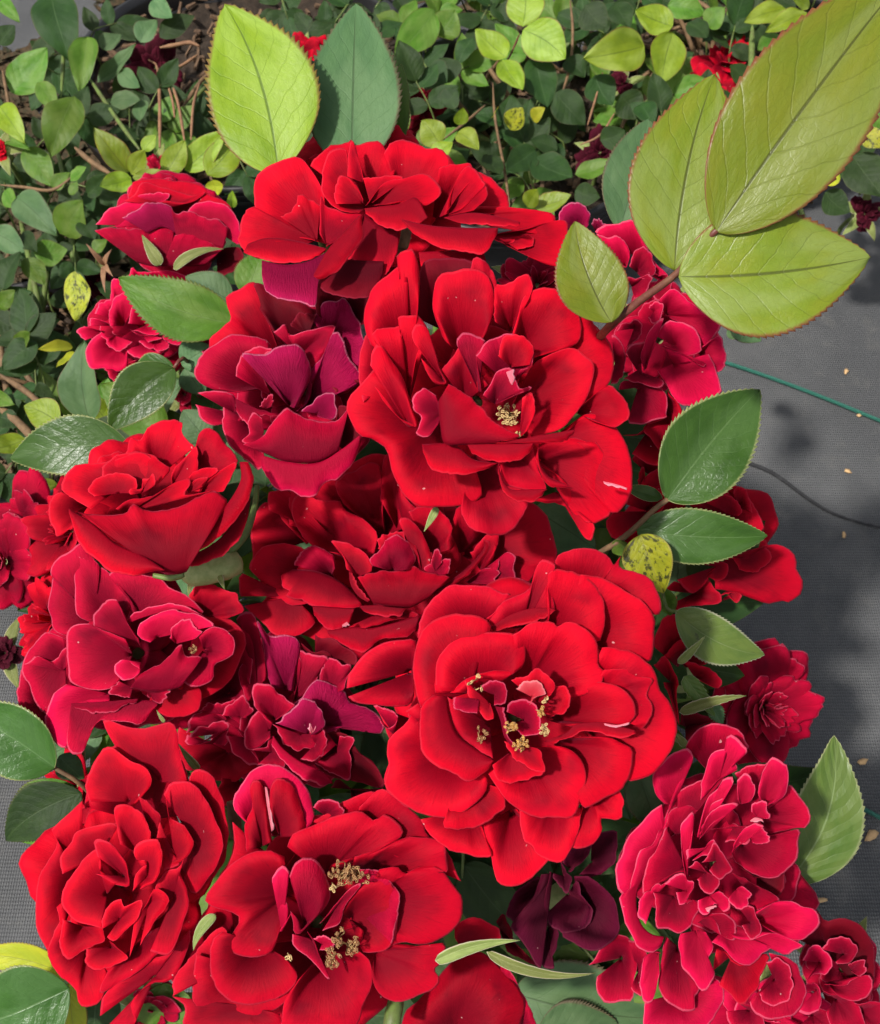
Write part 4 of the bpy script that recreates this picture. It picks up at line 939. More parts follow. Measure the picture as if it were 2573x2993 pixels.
streak('E', 'L', .2985, [(1062, 420), (1068, 480), (1088, 600)], [(1072, 425), (1082, 500), (1098, 590)])
streak('C', 'MR', .3005, [(672, 558), (720, 568), (768, 584)], [(676, 566), (720, 580), (766, 592)])
streak('R', 'R4', .301, [(675, 1310), (700, 1300), (745, 1290)], [(690, 1335), (715, 1315), (750, 1305)])
streak('R', 'R4', .304, [(960, 755), (990, 735), (1035, 745)], [(965, 772), (1000, 755), (1045, 765)])

# stamens
def stamens(key, cr, x, y, d, spread, n, mat, seed, size=1.):
    e = ROSE_OBJ[key]; r = random.Random(seed); s = CROP[cr]; cx, cy = s[0]+x*s[2], s[1]+y*s[2]
    for i in range(n):
        a = r.uniform(0, 6.28); q = spread*1.35*math.sqrt(r.random())
        tip = P1(cx+q*math.cos(a), cy+q*math.sin(a), d-r.uniform(0, .002)); root = P1(cx+r.uniform(-6, 6), cy+r.uniform(-6, 6), d+.010)
        side = Vector((r.uniform(-1, 1), r.uniform(-1, 1), r.uniform(-1, 1)))*.0012*size
        o = link('stamen', tube_mesh('stamen', [root, root.lerp(tip, .6)+side, tip], [.00016, .00014], 5, 8), e, ANTHER_P); rel_all(o, e)
        # curled double anther
        ax = Vector((r.uniform(-1, 1), r.uniform(-1, 1), r.uniform(-.5, .5))).normalized(); ay = ax.orthogonal().normalized()
        pts = [tip+ax*.00062*size*math.cos(w)+ay*.00034*size*math.sin(w) for w in np.linspace(.3, 5.6, 9)]
        p = link('anther', tube_mesh('anther', pts, [.00011*size, .00018*size, .00011*size], 6, 12), o, mat)
stamens('C', 'A', 1392, 1205, .3010, 26, 26, ANTHER_P, 1); stamens('C', 'A', 1435, 1283, .3010, 10, 6, ANTHER_P, 2)
stamens('B', 'B', 640, 800, .279, 20, 6, ANTHER_P, 3); stamens('B', 'B', 650, 1055, .279, 20, 8, ANTHER_B, 4)
stamens('B', 'B', 800, 1010, .272, 14, 14, ANTHER, 5, .8); stamens('B', 'B', 848, 1090, .272, 17, 20, ANTHER, 6, .8)
stamens('B', 'B', 938, 940, .273, 12, 10, ANTHER, 7, .8); stamens('B', 'B', 962, 1018, .273, 14, 10, ANTHER_P, 8, .9); stamens('B', 'B', 968, 882, .273, 8, 4, ANTHER_P, 9)
stamens('E', 'L', 1365, 770, .289, 28, 18, ANTHER_B, 10, 1.2); stamens('E', 'L', 1430, 775, .289, 26, 16, ANTHER_B, 11, 1.2); stamens('E', 'L', 1340, 825, .289, 8, 4, ANTHER_P, 12)
stamens('E', 'L', 1355, 1025, .289, 22, 10, ANTHER_B, 13, 1.2); stamens('E', 'L', 1400, 1055, .289, 22, 12, ANTHER_B, 14, 1.2); stamens('E', 'L', 1330, 1100, .2885, 24, 14, ANTHER_B, 15, 1.2)
stamens('E', 'L', 1157, 1098, .288, 7, 2, ANTHER_P, 16, 1.3)
stamens('G', 'R5', 1240, 1195, .322, 10, 5, ANTHER_B, 17); stamens('G', 'R5', 1390, 990, .345, 18, 9, ANTHER_B, 18)

# sepals, calyx and stalks that show between the blooms
def sepal(key, cr, d, base, tip, w, tone='T', dt=0., **k):
    e = ROSE_OBJ[key]; s = CROP[cr]; b = P1(*crop(cr, *base), d); t = P1(*crop(cr, *tip), d+dt)
    o = make_leaf(e, 'sepal', b, t, w*s[2]*d*KPX, LM[tone], VIEW, ns=26, na=7, teeth=k.pop('teeth', .03), shape=k.pop('shape', .5), **k); return rel_all(o, e)
sepal('U', 'R7', .288, (385, 1020), (935, 888), 95, bend=.02, side=-.07, fold=.6)
sepal('U', 'R7', .300, (720, 962), (1425, 1100), 80, bend=.05, side=.07, fold=.6)
sepal('V', 'R2', .352, (660, 1800), (1110, 1690), 80, side=-.06, fold=.5, teeth=.12)
sepal('V', 'R2', .352, (650, 1470), (830, 1290), 60, fold=.5, teeth=.12)
sepal('V', 'R2', .356, (690, 1560), (900, 1830), 120, tone='V', teeth=.2, fold=.3)
sepal('V', 'R2', .36, (880, 1760), (950, 1880), 110, tone='B', teeth=.2, fold=.3)
sepal('F', 'R5', .330, (1230, 730), (1200, 850), 45); sepal('F', 'R5', .326, (1400, 720), (1432, 812), 40)
sepal('G', 'R5', .315, (1270, 1960), (1140, 1800), 55, tone='T', fold=.5); sepal('G', 'R5', .315, (1050, 1660), (1000, 1585), 26, tone='T')
sepal('M', 'R8', .325, (1030, 238), (962, 362), 42); sepal('N', 'R3', .445, (745, 760), (595, 515), 110); sepal('N', 'R3', .445, (850, 790), (1255, 630), 90, side=-.10)
sepal('H', 'L', .30, (860, 930), (775, 1075), 48, tone='T', side=.1); sepal('B', 'R2', .345, (620, 1960), (700, 2010), 55)
sepal('R', 'R4', .338, (550, 280), (480, 195), 55)
fo = ROSE_OBJ['F']; pc = P1(*crop('R5', 1340, 690), .329)
lathe('hip', [(.001, -.0105), (.0036, -.0095), (.0046, -.005), (.0044, .002), (.0036, .007), (.001, .009)], pc, RIGHT*-.9+UP*-.25+VIEW*.2, fo, CALYX, 16)
def strand(e, name, cr, pts, r, mat, n=20):
    o = link(name, tube_mesh(name, [P1(*crop(cr, x, y), d) for x, y, d in pts], r, 8, n), e, mat); return rel_all(o, e)
strand(fo, 'stalk', 'R5', [(1640, 150, .335), (1620, 300, .333), (1560, 470, .331), (1450, 590, .330), (1400, 640, .329)], [.0008, .0012, .0014], STEM_G)
strand(fo, 'stalk', 'R5', [(1180, 715, .326), (1090, 740, .327), (980, 725, .328)], [.0012, .0008], STEM_G)
strand(ROSE_OBJ['E'], 'stalk', 'R7', [(95, 1480, .315), (110, 1380, .316), (130, 1290, .320), (150, 1240, .33)], [.0028, .0026, .002], STEM_G)
strand(ROSE_OBJ['E'], 'stalk', 'L', [(935, 480, .318), (940, 560, .318), (945, 620, .32)], [.0022, .002], STEM_B)
strand(ROSE_OBJ['T'], 'stalk', 'A', [(950, 395, .336), (935, 470, .336), (915, 510, .34)], [.0018, .0016], STEM_B)

# leaf sprays of the bush: part = spray, sub-part = leaflet
def spray(label=None):
    o = bpy.data.objects.new('leaf_spray', None); COL.objects.link(o); o.parent = bush; o.location = -bush.location; o.empty_display_size = .01
    if label: o['label'] = label
    return o
def leaflet(sp, b, t, w, tone, d, dt=0., roll=0., **k):
    B = P1(*crop('D', *b), d); T = P1(*crop('D', *t), d+dt)
    o = make_leaf(sp, 'leaflet', B, T, w*1.4447*d*KPX, LM[tone], k.pop('nrm', VIEW), roll=roll, seed=rng.random()*30, **k); return o
def stalk(sp, pts, r, mat):
    o = link('stalk', tube_mesh('stalk', [P1(*crop('D', x, y), d) for x, y, d in pts], r, 8, 24), sp, mat)
s = spray('two upright leaflets, one lime and one blue green, above the top scarlet rose')
leaflet(s, (563, 352), (455, 10), 236, 'L', .345, .01, side=.06, bend=.05, fold=.12, teeth=.07)
leaflet(s, (712, 345), (720, 8), 205, 'B', .352, .015, bend=.03, fold=.1, teeth=.07)
leaflet(s, (770, 345), (812, 130), 85, 'G', .37, .01)
stalk(s, [(563, 352, .346), (620, 420, .352), (660, 520, .375), (760, 900, .45)], [.0012, .0016, .002], STEM_G)
stalk(s, [(712, 345, .353), (680, 420, .358), (660, 520, .375)], [.0010, .0014], STEM_G)
s = spray('large lime leaflets edged in red on a dark red stalk')
leaflet(s, (1365, 547), (1447, 150), 240, 'O', .285, .0, side=-.047, bend=.04, fold=.14, teeth=.04)
leaflet(s, (1450, 468), (1850, -70), 285, 'O', .272, -.005, side=-.015, bend=.05, fold=.14, teeth=.04)
leaflet(s, (1374, 560), (1762, 520), 270, 'O', .276, .0, side=.04, bend=.05, fold=.14, teeth=.04)
leaflet(s, (1237, 652), (1163, 448), 150, 'O', .292, .0, side=-.07, bend=.06, fold=.2, teeth=.04)
stalk(s, [(1180, 720, .345), (1232, 662, .302), (1290, 612, .292), (1367, 556, .284), (1410, 505, .279), (1452, 464, .272)], [.0017, .0014, .0012, .0008], STEM_R)
s = spray('blue green leaflet behind the lime spray'); leaflet(s, (1255, 465), (1312, 240), 135, 'B', .40, .01)
stalk(s, [(1255, 465, .40), (1240, 600, .42), (1200, 900, .47)], [.001, .0016], STEM_G)
s = spray('glossy dark green leaflets with pale edges over the red rose')
leaflet(s, (1350, 1012), (1537, 788), 185, 'X', .345, .005, side=-.03, bend=.04, fold=.3, teeth=.06)
leaflet(s, (1288, 1072), (1553, 1084), 118, 'X', .35, .0, side=.03, bend=.07, fold=.2, teeth=.05)
leaflet(s, (1340, 1008), (1262, 985), 32, 'X', .349, .002, fold=.5)
leaflet(s, (1268, 1098), (1240, 1118), 40, 'G', .352, .004)
stalk(s, [(1352, 1010, .345), (1325, 1030, .347), (1268, 1083, .352), (1215, 1118, .36), (1120, 1180, .40)], [.0009, .0012, .0016], STEM_B)
s = spray('yellow leaflet blotched with black spots'); leaflet(s, (1296, 1082), (1343, 1200), 105, 'S', .342, .004, roll=.35, teeth=.03, shape=.62, fold=.4)
leaflet(s, (1345, 1190), (1357, 1245), 50, 'G', .366, .002, roll=.6)
leaflet(s, (1368, 1238), (1547, 1325), 100, 'Z', .36, .0, side=.09, bend=.08, fold=.15, teeth=.06)
stalk(s, [(1340, 1192, .366), (1350, 1230, .363), (1372, 1238, .36)], [.0006, .0006], STEM_G)
s = spray('pale ribbed leaflet with yellowing edge'); leaflet(s, (1585, 1792), (1688, 1488), 165, 'V', .36, .005, side=.10, bend=.05, fold=.15, teeth=.05)
leaflet(s, (1480, 1560), (1665, 1555), 85, 'D', .368, .004, side=.12, bend=.06)
stalk(s, [(1585, 1792, .36), (1520, 1830, .38), (1400, 1850, .43)], [.001, .0015], STEM_G)
s = spray('toothed green leaflet over the pink rosette')
leaflet(s, (475, 655), (240, 562), 125, 'G', .425, -.005, side=-.07, bend=.06, fold=.25, teeth=.09)
leaflet(s, (470, 610), (375, 560), 80, 'B', .44, .0)
leaflet(s, (500, 600), (535, 505), 80, 'G', .43, .0, teeth=.08)
stalk(s, [(475, 655, .425), (490, 680, .43), (560, 800, .46)], [.001, .0014], STEM_G)
s = spray('dark glossy leaflets around a red brown stalk under the rosette')
leaflet(s, (352, 745), (222, 872), 112, 'X', .42, .0, side=.05, fold=.35, bend=.05)
leaflet(s, (350, 740), (270, 770), 80, 'X', .435, .01, fold=.3); leaflet(s, (368, 738), (428, 700), 75, 'B', .43, .0); leaflet(s, (375, 745), (415, 800), 60, 'B', .435, .0)
leaflet(s, (420, 890), (370, 830), 80, 'B', .41, .0)
stalk(s, [(352, 745, .42), (372, 725, .424), (395, 770, .45), (420, 900, .49)], [.0008, .0012], STEM_R)
s = spray('frosted dark leaflet reaching away from the cupped scarlet rose'); leaflet(s, (262, 905), (20, 928), 128, 'X', .40, .005, side=.05, bend=.08, fold=.12, teeth=.06)
stalk(s, [(262, 905, .40), (330, 930, .41), (450, 1000, .45)], [.001, .0014], STEM_G)
s = spray('dark leaflets on a brown stalk beside the dense round rose')
leaflet(s, (112, 1553), (-85, 1425), 150, 'X', .335, .0, side=.04, fold=.35, bend=.06); leaflet(s, (165, 1605), (12, 1700), 120, 'D', .352, .005, side=.08)
leaflet(s, (150, 1590), (40, 1700), 150, 'G', .365, .005); leaflet(s, (120, 1530), (170, 1575), 60, 'D', .35, .0)
stalk(s, [(60, 1530, .334), (112, 1555, .336), (170, 1592, .34), (230, 1660, .37), (320, 1720, .42)], [.0007, .001, .0014], STEM_B)
s = spray('broad leaf and yellow dying leaf at the foot of the dense round rose')
leaflet(s, (140, 2000), (-70, 2085), 190, 'X', .325, .0, bend=.06); leaflet(s, (140, 1975), (-60, 1935), 75, 'Y', .345, .0, bend=.05, side=.1); leaflet(s, (140, 1990), (160, 2120), 70, 'Y', .345)
leaflet(s, (200, 1990), (190, 2110), 110, 'D', .36); leaflet(s, (330, 1990), (350, 2100), 120, 'G', .375, teeth=.1)
s = spray('pale green leaves beneath the withered rose')
leaflet(s, (1040, 2010), (1330, 2060), 210, 'B', .40, .0, teeth=.07); leaflet(s, (1090, 1990), (1290, 1960), 160, 'D', .41); leaflet(s, (1110, 1960), (1210, 1890), 120, 'B', .405); leaflet(s, (1090, 2090), (1250, 2070), 140, 'B', .395, teeth=.1)
s = spray('green leaves showing between the open roses')
leaflet(s, (1080, 1030), (1205, 1110), 120, 'B', .40, teeth=.07); leaflet(s, (1230, 1120), (1150, 1060), 90, 'G', .41); leaflet(s, (1260, 1160), (1320, 1100), 80, 'G', .40); leaflet(s, (630, 1230), (760, 1330), 100, 'D', .385)
leaflet(s, (520, 980), (480, 1130), 130, 'D', .40); leaflet(s, (1290, 1560), (1330, 1680), 90, 'B', .37, teeth=.08); leaflet(s, (1290, 1620), (1360, 1560), 80, 'D', .375)
leaflet(s, (440, 1010), (540, 1000), 60, 'D', .36); leaflet(s, (1480, 650), (1540, 690), 60, 'B', .55)

# shaded inner foliage of the bush
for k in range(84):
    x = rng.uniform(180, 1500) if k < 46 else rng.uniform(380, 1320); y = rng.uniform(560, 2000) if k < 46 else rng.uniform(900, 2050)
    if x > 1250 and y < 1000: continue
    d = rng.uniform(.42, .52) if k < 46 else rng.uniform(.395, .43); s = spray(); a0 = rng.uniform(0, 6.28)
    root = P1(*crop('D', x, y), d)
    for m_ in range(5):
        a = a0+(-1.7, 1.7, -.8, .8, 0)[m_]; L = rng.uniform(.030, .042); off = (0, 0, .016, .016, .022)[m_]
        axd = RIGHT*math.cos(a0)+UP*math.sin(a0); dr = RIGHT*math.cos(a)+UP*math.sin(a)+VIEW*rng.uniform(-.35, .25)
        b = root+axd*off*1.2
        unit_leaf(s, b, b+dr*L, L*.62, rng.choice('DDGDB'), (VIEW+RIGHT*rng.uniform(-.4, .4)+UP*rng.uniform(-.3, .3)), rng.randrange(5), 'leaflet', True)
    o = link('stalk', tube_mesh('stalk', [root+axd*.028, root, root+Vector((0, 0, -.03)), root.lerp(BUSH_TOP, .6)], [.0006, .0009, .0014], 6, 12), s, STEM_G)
for k in range(6):                                                     # main canes
    a = k*1.05; p = BUSH+Vector((.03*math.cos(a), .03*math.sin(a), .08))
    o = link('cane', tube_mesh('cane', [p, p+Vector((.02*math.cos(a), .02*math.sin(a), .03)), BUSH_TOP+Vector((.05*math.cos(a), .05*math.sin(a), .03)), BUSH_TOP+Vector((.09*math.cos(a), .07*math.sin(a), .08))], [.005, .0045, .004, .003], 8, 16), bush, STEM_B); rel_all(o, bush)

# ================= pots =================
def pot(c, r, h, label):
    e = empty('pot', (0, 0, 0), label)
    prof = [(r*.76, 0), (r*.80, .01), (r*.93, h*.78), (r*.93, h*.80), (r*.97, h*.80), (r*.97, h*.85), (r*.95, h*.86), (r*.985, h*.87), (r*.985, h*.92), (r*.965, h*.93), (r*1.0, h*.94), (r*1.0, h), (r*.975, h), (r*.955, h*.95), (r*.945, h*.8)]
    sides = 64; V = []; F = []
    for a, z in prof:
        for k in range(sides): w = 2*math.pi*k/sides; V.append((a*math.cos(w), a*math.sin(w), z))
    for i in range(len(prof)-1):
        for k in range(sides): F.append((i*sides+k, i*sides+(k+1) % sides, (i+1)*sides+(k+1) % sides, (i+1)*sides+k))
    me = mesh_from('pot_wall', V, F, smooth=True); link('pot_wall', me, e, PLASTIC)
    V = []; F = []; n = 26
    for i in range(n):
        for j in range(40):
            q = r*.95*i/(n-1); w = 2*math.pi*j/40; V.append((q*math.cos(w), q*math.sin(w), h*.80+.010*mnoise.noise(Vector((q*60*math.cos(w)+c.x*50, q*60*math.sin(w), 1)))))
    for i in range(n-1):
        for j in range(40): F.append((i*40+j, i*40+(j+1) % 40, (i+1)*40+(j+1) % 40, (i+1)*40+j))
    link('soil', mesh_from('soil', V, F), e, SOIL)
    V = []; F = []                                                   # bark chips, uncountable
    rr = random.Random(int(c.x*1000))
    for i in range(340):
        q = r*.92*math.sqrt(rr.random()); w = rr.random()*6.28; a = rr.random()*6.28; l, b, t_ = rr.uniform(.005, .016), rr.uniform(.002, .005), rr.uniform(.001, .003)
        M = Matrix.Translation((q*math.cos(w), q*math.sin(w), h*.80+rr.uniform(.002, .012))) @ Matrix.Rotation(a, 4, 'Z') @ Matrix.Rotation(rr.uniform(-.5, .5), 4, 'Y')
        i0 = len(V)
        for sx, sy, sz in ((-1, -1, -1), (1, -.6, -1), (1, .7, -1), (-1, 1, -1), (-.9, -.8, 1), (.8, -.5, 1), (.9, .5, 1), (-.8, .8, 1)): V.append(M @ Vector((sx*l/2, sy*b/2, sz*t_/2)))
        for f in ((0, 3, 2, 1), (4, 5, 6, 7), (0, 1, 5, 4), (1, 2, 6, 5), (2, 3, 7, 6), (3, 0, 4, 7)): F.append(tuple(i0+k for k in f))
    o = link('bark_mulch', mesh_from('bark_mulch', V, F, smooth=False), e, BARK); o['kind'] = 'stuff'
    return e
POTS = []
def pot_at(x, y, z, r, label): c = ground_at(*crop('D', x, y), z=z); POTS.append(pot(c, r, z, label)); return Vector((c.x, c.y, 0))
pot(Vector((BUSH.x, BUSH.y, 0)), .095, .11, 'black plastic pot under the blooms').parent = bush
pA = pot_at(500, 135, .11, .142, 'black ridged pot of the bush behind the two upright leaflets')
pB = pot_at(60, 770, .10, .09, 'black pot topped with bark mulch beside the pink rosette')
pC = pot_at(1010, 250, .11, .115, 'black pot of the bush with round lime leaves behind the top scarlet rose')
pD = pot_at(1480, 90, .11, .11, 'black pot of the bush behind the large red edged leaflets')

# ================= background bushes =================
BG = {'a': empty('rose_bush', pA, 'low rose bush with dried stalks and dark blooms in the ridged black pot', 'rose bush', 'potted rose bushes behind'),
      'b': empty('rose_bush', pB, 'sprawling small leaved rose bush beside the crimson rose and pink rosette', 'rose bush', 'potted rose bushes behind'),
      'c': empty('rose_bush', pC, 'rose bush with rounded lime leaves growing behind the top scarlet rose', 'rose bush', 'potted rose bushes behind'),
      'd': empty('rose_bush', pD, 'shaded rose bush behind the large red edged leaflets', 'rose bush', 'potted rose bushes behind')}
for e, k in zip(POTS, 'abcd'): e.parent = BG[k]
def bush_for(x, y):
    if y > 330*1 and x < 560: return 'b'
    if x < 560: return 'a' if x > 215 or y < 60 else 'b'
    return 'c' if x < 1190 else 'd'
def bg_depth(x, y):                                                   # the leafy surface of the bushes behind
    return .76-.00021*y+.03*mnoise.noise(Vector((x*.004, y*.004, 2)))
NL = {k: 0 for k in BG}
def bg_leaf(cr, bx, by, tx, ty, w, tone, dd=0., k=None):
    b, t = crop(cr, bx, by), crop(cr, tx, ty); mx, my = (b[0]+t[0])/2/1.4447, (b[1]+t[1])/2/1.4447
    key = bush_for(mx, my); d = bg_depth(mx, my)+dd
    B, T = P1(*b, d+.006), P1(*t, d-rng.uniform(-.012, .012)); e = BG[key]; NL[key] += 1
    o = unit_leaf(e, B, T, w*CROP[cr][2]*d*KPX*1.12, tone, (VIEW+RIGHT*rng.uniform(-.3, .3)+UP*rng.uniform(-.3, .3)), rng.randrange(5) if k is None else k)
    return e, B, d
TRACED = {
'TL': '''45,370,190,190,150,G 200,-50,290,255,175,D 350,150,320,375,110,G 300,385,205,630,150,G 0,430,100,575,105,L 95,595,205,745,110,G 70,790,230,945,130,B 240,935,330,800,140,G
90,930,150,1010,70,D 135,1010,270,1000,105,G 95,1035,175,1140,85,G 300,1085,300,1285,110,S -20,1230,60,1160,70,G -30,930,95,1010,110,B 100,1330,130,1170,110,D 515,690,375,510,108,O
525,715,400,745,90,L 525,695,580,600,80,L 530,710,720,715,60,L 660,700,740,560,95,L 740,680,905,520,110,L 830,700,960,545,130,L 850,720,870,785,70,Y 930,830,930,760,40,L
440,410,560,400,75,B 575,400,560,485,68,B 480,280,560,350,72,B 390,330,545,175,80,B 410,200,490,140,80,B 560,170,630,80,90,B 640,150,780,60,90,D 610,0,690,70,80,B 570,600,625,540,60,L
150,330,220,440,80,G 215,760,280,690,60,G 280,720,345,670,50,G 280,780,310,725,40,G 0,0,80,90,60,G 1570,570,1600,330,120,G 1740,40,1580,215,140,G 1700,290,1790,330,120,D 1760,580,1690,480,110,L
-10,640,50,720,70,D 30,560,120,600,60,G 350,780,420,700,70,D 560,820,600,880,60,D 20,760,70,830,70,G 330,870,380,960,80,D 240,1060,300,1100,70,D 380,1010,430,960,60,G 0,180,60,100,70,D''',
'ML': '''290,20,150,30,52,Y 295,40,225,100,45,Y 300,45,310,95,36,Y 150,0,10,110,120,D 290,80,330,220,85,G 240,330,95,255,130,L 440,330,345,210,105,L 290,310,260,220,90,G 100,390,-40,430,110,L
230,570,100,580,50,L 0,300,80,340,80,D 60,20,120,-40,70,G 150,160,220,250,60,D -20,210,60,250,70,G''',
'TR': '''350,105,360,-70,150,L 350,120,520,235,165,L 285,230,160,115,118,L 265,240,350,360,110,L 150,150,90,260,80,D 835,185,590,235,165,L 950,130,905,335,152,L 950,105,800,40,120,L 930,20,1080,60,110,G
1090,110,1160,30,90,G 1405,35,1235,90,90,L 1490,50,1320,130,80,L 1500,20,1430,-20,55,L 1400,160,1290,200,90,G 400,600,285,680,110,D 390,640,550,710,150,D 490,600,380,560,80,D 560,700,730,640,80,G
90,530,175,600,80,L 90,500,110,430,60,L 0,640,70,570,90,L 300,520,350,430,85,S 390,480,440,430,55,Y 230,470,250,430,36,Y 400,830,545,780,90,O 370,830,410,760,70,L 480,370,600,500,130,D 400,230,450,430,130,D
640,300,710,420,130,D 740,380,830,470,120,D 520,240,600,310,90,D 600,20,690,110,120,D 720,10,780,110,100,D 820,420,870,510,90,D 1010,90,1090,150,90,D 1720,520,1790,590,80,S 1560,740,1620,700,60,Y
1670,620,1800,790,160,D 1560,770,1660,850,110,D 1170,1320,1290,1345,80,B 560,760,660,790,90,D 60,330,20,230,110,D 10,140,80,40,120,G 30,420,90,360,90,D 210,620,260,700,80,D 660,560,760,520,90,D 60,820,130,860,80,D
1330,250,1400,330,90,D 1240,330,1180,260,90,D'''}
for cr, txt in TRACED.items():
    for w in txt.split():
        v = w.split(','); bg_leaf(cr, *[float(a) for a in v[:5]], v[5], dd=-.02 if v[5] in 'LYOS' else .0)
# petioles and further leaves filling the bushes
def cane_to(e, p, seed, mat, r0=.0012, r1=.0024, name='cane'):
    r = random.Random(seed); base = e.location+Vector((r.uniform(-.04, .04), r.uniform(-.04, .04), .085)); m1 = Vector(p).lerp(base, .5)+Vector((r.uniform(-.03, .03), r.uniform(-.03, .03), .03))
    o = link(name, tube_mesh(name, [p, Vector(p).lerp(m1, .4)+Vector((0, 0, .005)), m1, base], [r0, r1], 6, 14), e, mat); rel_all(o, e)
def fill(key, box, n, dmin, dmax, tones, seed):
    r = random.Random(seed); e = BG[key]
    for k in range(n):
        x, y = r.uniform(box[0], box[2]), r.uniform(box[1], box[3]); d = bg_depth(x, y)+r.uniform(dmin, dmax); root = P1(*crop('D', x, y), d)
        if key == 'a' and x < 430 and y < 120: continue
        if root.z < .03: root.z = .03+.05*r.random()
        a0 = r.uniform(0, 6.28); axd = RIGHT*math.cos(a0)+UP*math.sin(a0)+VIEW*r.uniform(-.2, .3); tone = r.choice(tones)
        for m_ in range(5):
            a = a0+(-1.5, 1.5, -1.1, 1.1, 0)[m_]+r.uniform(-.2, .2); L = r.uniform(.019, .029)*(1.1 if m_ == 4 else .9); off = (.004, .004, .016, .016, .020)[m_]
            b = root+axd*off; dr = RIGHT*math.cos(a)+UP*math.sin(a)+VIEW*r.uniform(-.3, .3)
            unit_leaf(e, b, b+dr*L, L*r.uniform(.6, .75), tone, VIEW+Vector((r.uniform(-.5, .5), r.uniform(-.5, .5), .4)), r.randrange(5)); NL[key] += 1
        o = link('leaf_stalk', tube_mesh('leaf_stalk', [root+axd*.022, root, root+Vector((r.uniform(-.01, .01), r.uniform(-.01, .01), -.03))], [.0004, .0007, .0009], 5, 7), e, STEM_G); rel_all(o, e)
        if k % 4 == 0: cane_to(e, root+Vector((0, 0, -.03)), seed*100+k, r.choice((STEM_G, STEM_B)))
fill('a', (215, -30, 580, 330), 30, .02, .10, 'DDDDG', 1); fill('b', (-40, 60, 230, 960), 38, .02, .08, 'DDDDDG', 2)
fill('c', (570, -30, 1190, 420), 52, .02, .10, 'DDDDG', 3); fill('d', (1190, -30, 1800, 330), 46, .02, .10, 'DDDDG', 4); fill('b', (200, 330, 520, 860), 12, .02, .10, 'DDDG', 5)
# individual stalks that show
for cr, key, pts, r_, mat in (('TL', 'b', ((245, 390), (255, 200), (262, -20)), .0017, STEM_G), ('TL', 'a', ((350, 300), (430, 420), (500, 520), (560, 600)), .0018, STEM_G),
        ('TL', 'a', ((595, 240), (630, 270), (640, 420), (640, 590)), .0015, TAN), ('TL', 'a', ((680, 310), (715, 420), (740, 570)), .0013, TAN), ('TL', 'a', ((800, 330), (775, 420), (765, 560)), .0012, TAN),
        ('TL', 'a', ((640, 190), (700, 180), (760, 170), (800, 185)), .0018, TAN), ('TL', 'a', ((660, 270), (720, 265), (790, 220)), .0014, TAN), ('TL', 'a', ((660, 300), (690, 400), (700, 470)), .0011, TAN), ('TL', 'b', ((10, 280), (25, 360), (40, 450)), .0014, STEM_B),
        ('TL', 'b', ((0, 740), (100, 750), (210, 760), (300, 700)), .0013, STEM_B), ('TL', 'b', ((300, 590), (370, 650), (450, 700)), .0022, STEM_B), ('ML', 'b', ((0, 130), (120, 210), (250, 330)), .0022, STEM_B), ('ML', 'b', ((-20, 250), (60, 310), (150, 400)), .003, STEM_B),
        ('TR', 'c', ((30, 560), (120, 490), (200, 420)), .0011, STEM_B), ('TR', 'c', ((230, 330), (240, 480), (280, 700), (300, 860)), .0012, STEM_B), ('TR', 'd', ((540, 0), (550, 120), (540, 260), (500, 400)), .0013, STEM_B), ('TR', 'd', ((670, 290), (640, 400), (610, 500)), .0010, TAN), ('TR', 'd', ((1270, 100), (1265, 250), (1250, 350)), .0028, STEM_G), ('TR', 'c', ((340, 130), (300, 220), (270, 260)), .0009, STEM_R), ('TR', 'd', ((720, 450), (660, 540), (580, 580)), .0009, TAN)):
    e = BG[key]; P = []
    for x, y in pts: q = crop(cr, x, y); P.append(P1(*q, bg_depth(q[0]/1.4447, q[1]/1.4447)+.005))
    o = link('cane', tube_mesh('cane', P, [r_*.35, r_*.9, r_*.8, r_*.9, r_*.45], 7, 18), e, mat); rel_all(o, e)
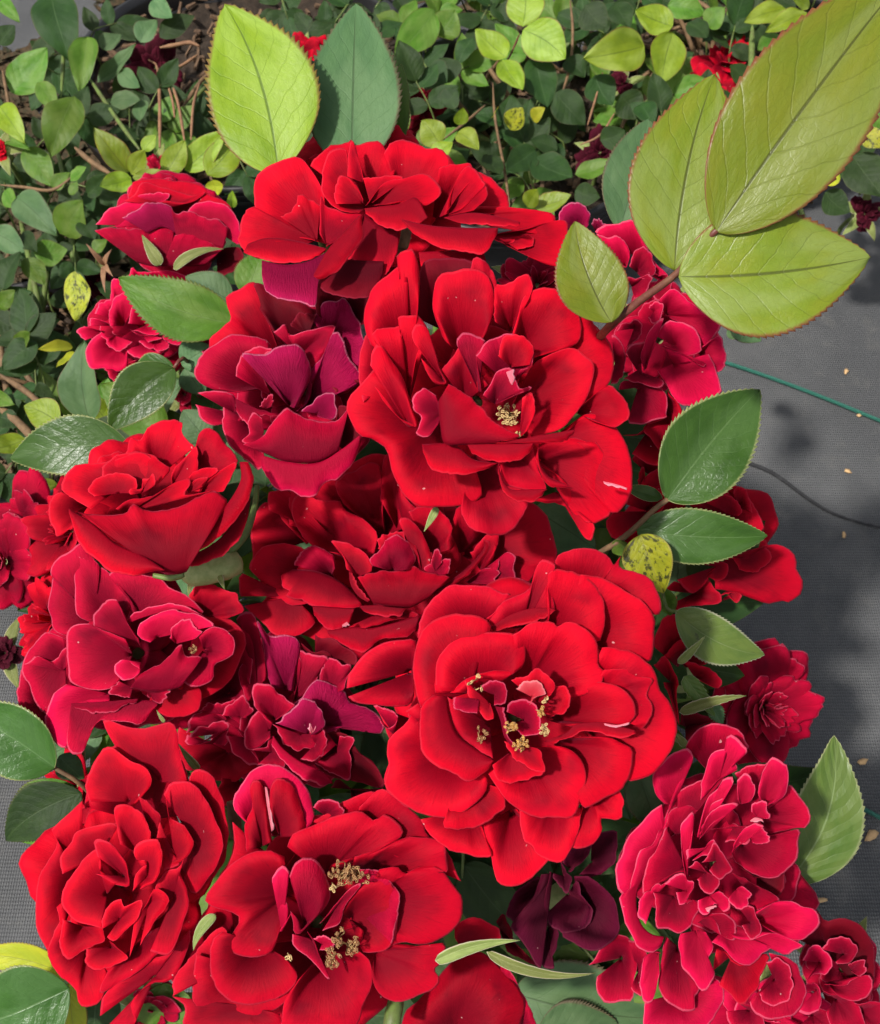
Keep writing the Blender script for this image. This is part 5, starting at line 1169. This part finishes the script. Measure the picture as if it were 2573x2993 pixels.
# blooms and dead heads on the bushes behind
G2 = 'blooms on the potted bushes behind'
for cr, x, y, dd, rp, n, mat, lab, sd, root in (
    ('TL', 1210, 215, .01, 70, 10, PM[1], 'small red bloom glimpsed between the two upright leaflets', 31, pA), ('TL', 620, 255, .02, 95, 12, DRY, 'dried dark maroon bloom among tan stalks', 32, pA),
    ('TL', 1670, 430, .03, 90, 12, PM[4], 'dark red bloom sunk in shade beside the blue green leaflet', 33, pC), ('TR', 1170, 230, .02, 100, 9, PM[1], 'red bloom with spread petals behind the large red edged leaflets', 34, pD),
    ('TR', 1120, 370, .02, 90, 9, PM[1], 'red bloom just past the tip of a red edged leaflet', 38, pD), ('TR', 660, 595, .02, 80, 11, DRY, 'withered maroon bloom with a dry stalk in the dark gap', 35, pD), ('TR', 745, 320, .02, 50, 9, DRY, 'tiny dead bloom in the shade of the lime leaves', 36, pD),
    ('TR', 1730, 850, .02, 60, 10, DRY, 'dead brown bloom at the edge of the grey cloth', 37, pD), ('TL', -5, 590, -.02, 40, 9, PM[0], 'bright red bloom among small green leaves of the sprawling bush', 39, pB), ('TL', 620, 665, .03, 50, 9, PM[2], 'crimson bloom hidden under lime leaves above the bruised crimson rose', 40, pB),
    ('TL', 380, 1130, .03, 75, 11, DRY, 'shrivelled purple brown bloom beside the bruised crimson rose', 41, pB), ('ML', 730, 200, -.08, 60, 9, PM[2], 'dark red bloom in the shade below the rosette', 42, pB), ('D', 5, 1320, -.05, 34, 9, DRY, 'dead maroon bloom over the grey cloth beside the red rose with a browned petal', 43, pB)):
    q = crop(cr, x, y); small_rose(cr, x, y, bg_depth(q[0]/1.4447, min(q[1]/1.4447, 900))+dd, rp, VIEW+Vector((rng.uniform(-.5, .5), rng.uniform(-.3, .3), .3)), n, mat, lab, G2, sd, root+Vector((0, 0, .085)))
# bare tan sepals of a spent bloom
e = BG['b']; cc = crop('R3', 300, 760)
for a, L in ((2.3, 85), (1.2, 50), (4.7, 80), (5.3, 40)):
    b = P1(cc[0], cc[1], .56); t = P1(cc[0]+L*math.cos(a), cc[1]-L*math.sin(a), .55)
    o = make_leaf(e, 'dry_sepal', b, t, 17*.6*KPX, TAN, VIEW, ns=12, na=5, bend=.15, teeth=0, shape=.6); rel_all(o, e)
print('leaves', NL)

LIT = plain('leaf_litter', (.075, .045, .022), (.020, .024, .010), .85, 140, .6, .002)
V = []; F = []; rl = random.Random(77)
for k in range(5200):
    x, y = (rl.uniform(-60, 330), rl.uniform(110, 1000)) if k % 2 else (rl.uniform(150, 1640), rl.uniform(-40, 420))
    if x < 200 and y < 110: continue
    p = ground_at(*crop('D', x, y)); a = rl.random()*6.28; L = rl.uniform(.006, .014); w = L*rl.uniform(.25, .5); z = gz(p.x, p.y)+rl.uniform(.002, .016); i0 = len(V)
    ca, sa = math.cos(a), math.sin(a); t1, t2 = rl.uniform(-.004, .004), rl.uniform(0, .004)
    for u_, v_, h_ in ((-1, 0, t1), (-.3, -1, t2), (.4, -.9, t2), (1, 0, -t1), (.4, .9, t2), (-.3, 1, t2), (0, 0, -.001)):
        V.append((p.x+u_*L*ca-v_*w*sa, p.y+u_*L*sa+v_*w*ca, z+h_))
    F += [(i0+q, i0+(q+1) % 6, i0+6) for q in range(6)]
lit = link('leaf_litter', mesh_from('leaf_litter', V, F), None, LIT); tag(lit, 'brown leaf litter and bark scraps on the ground under the potted bushes', 'leaf litter', kind='stuff')
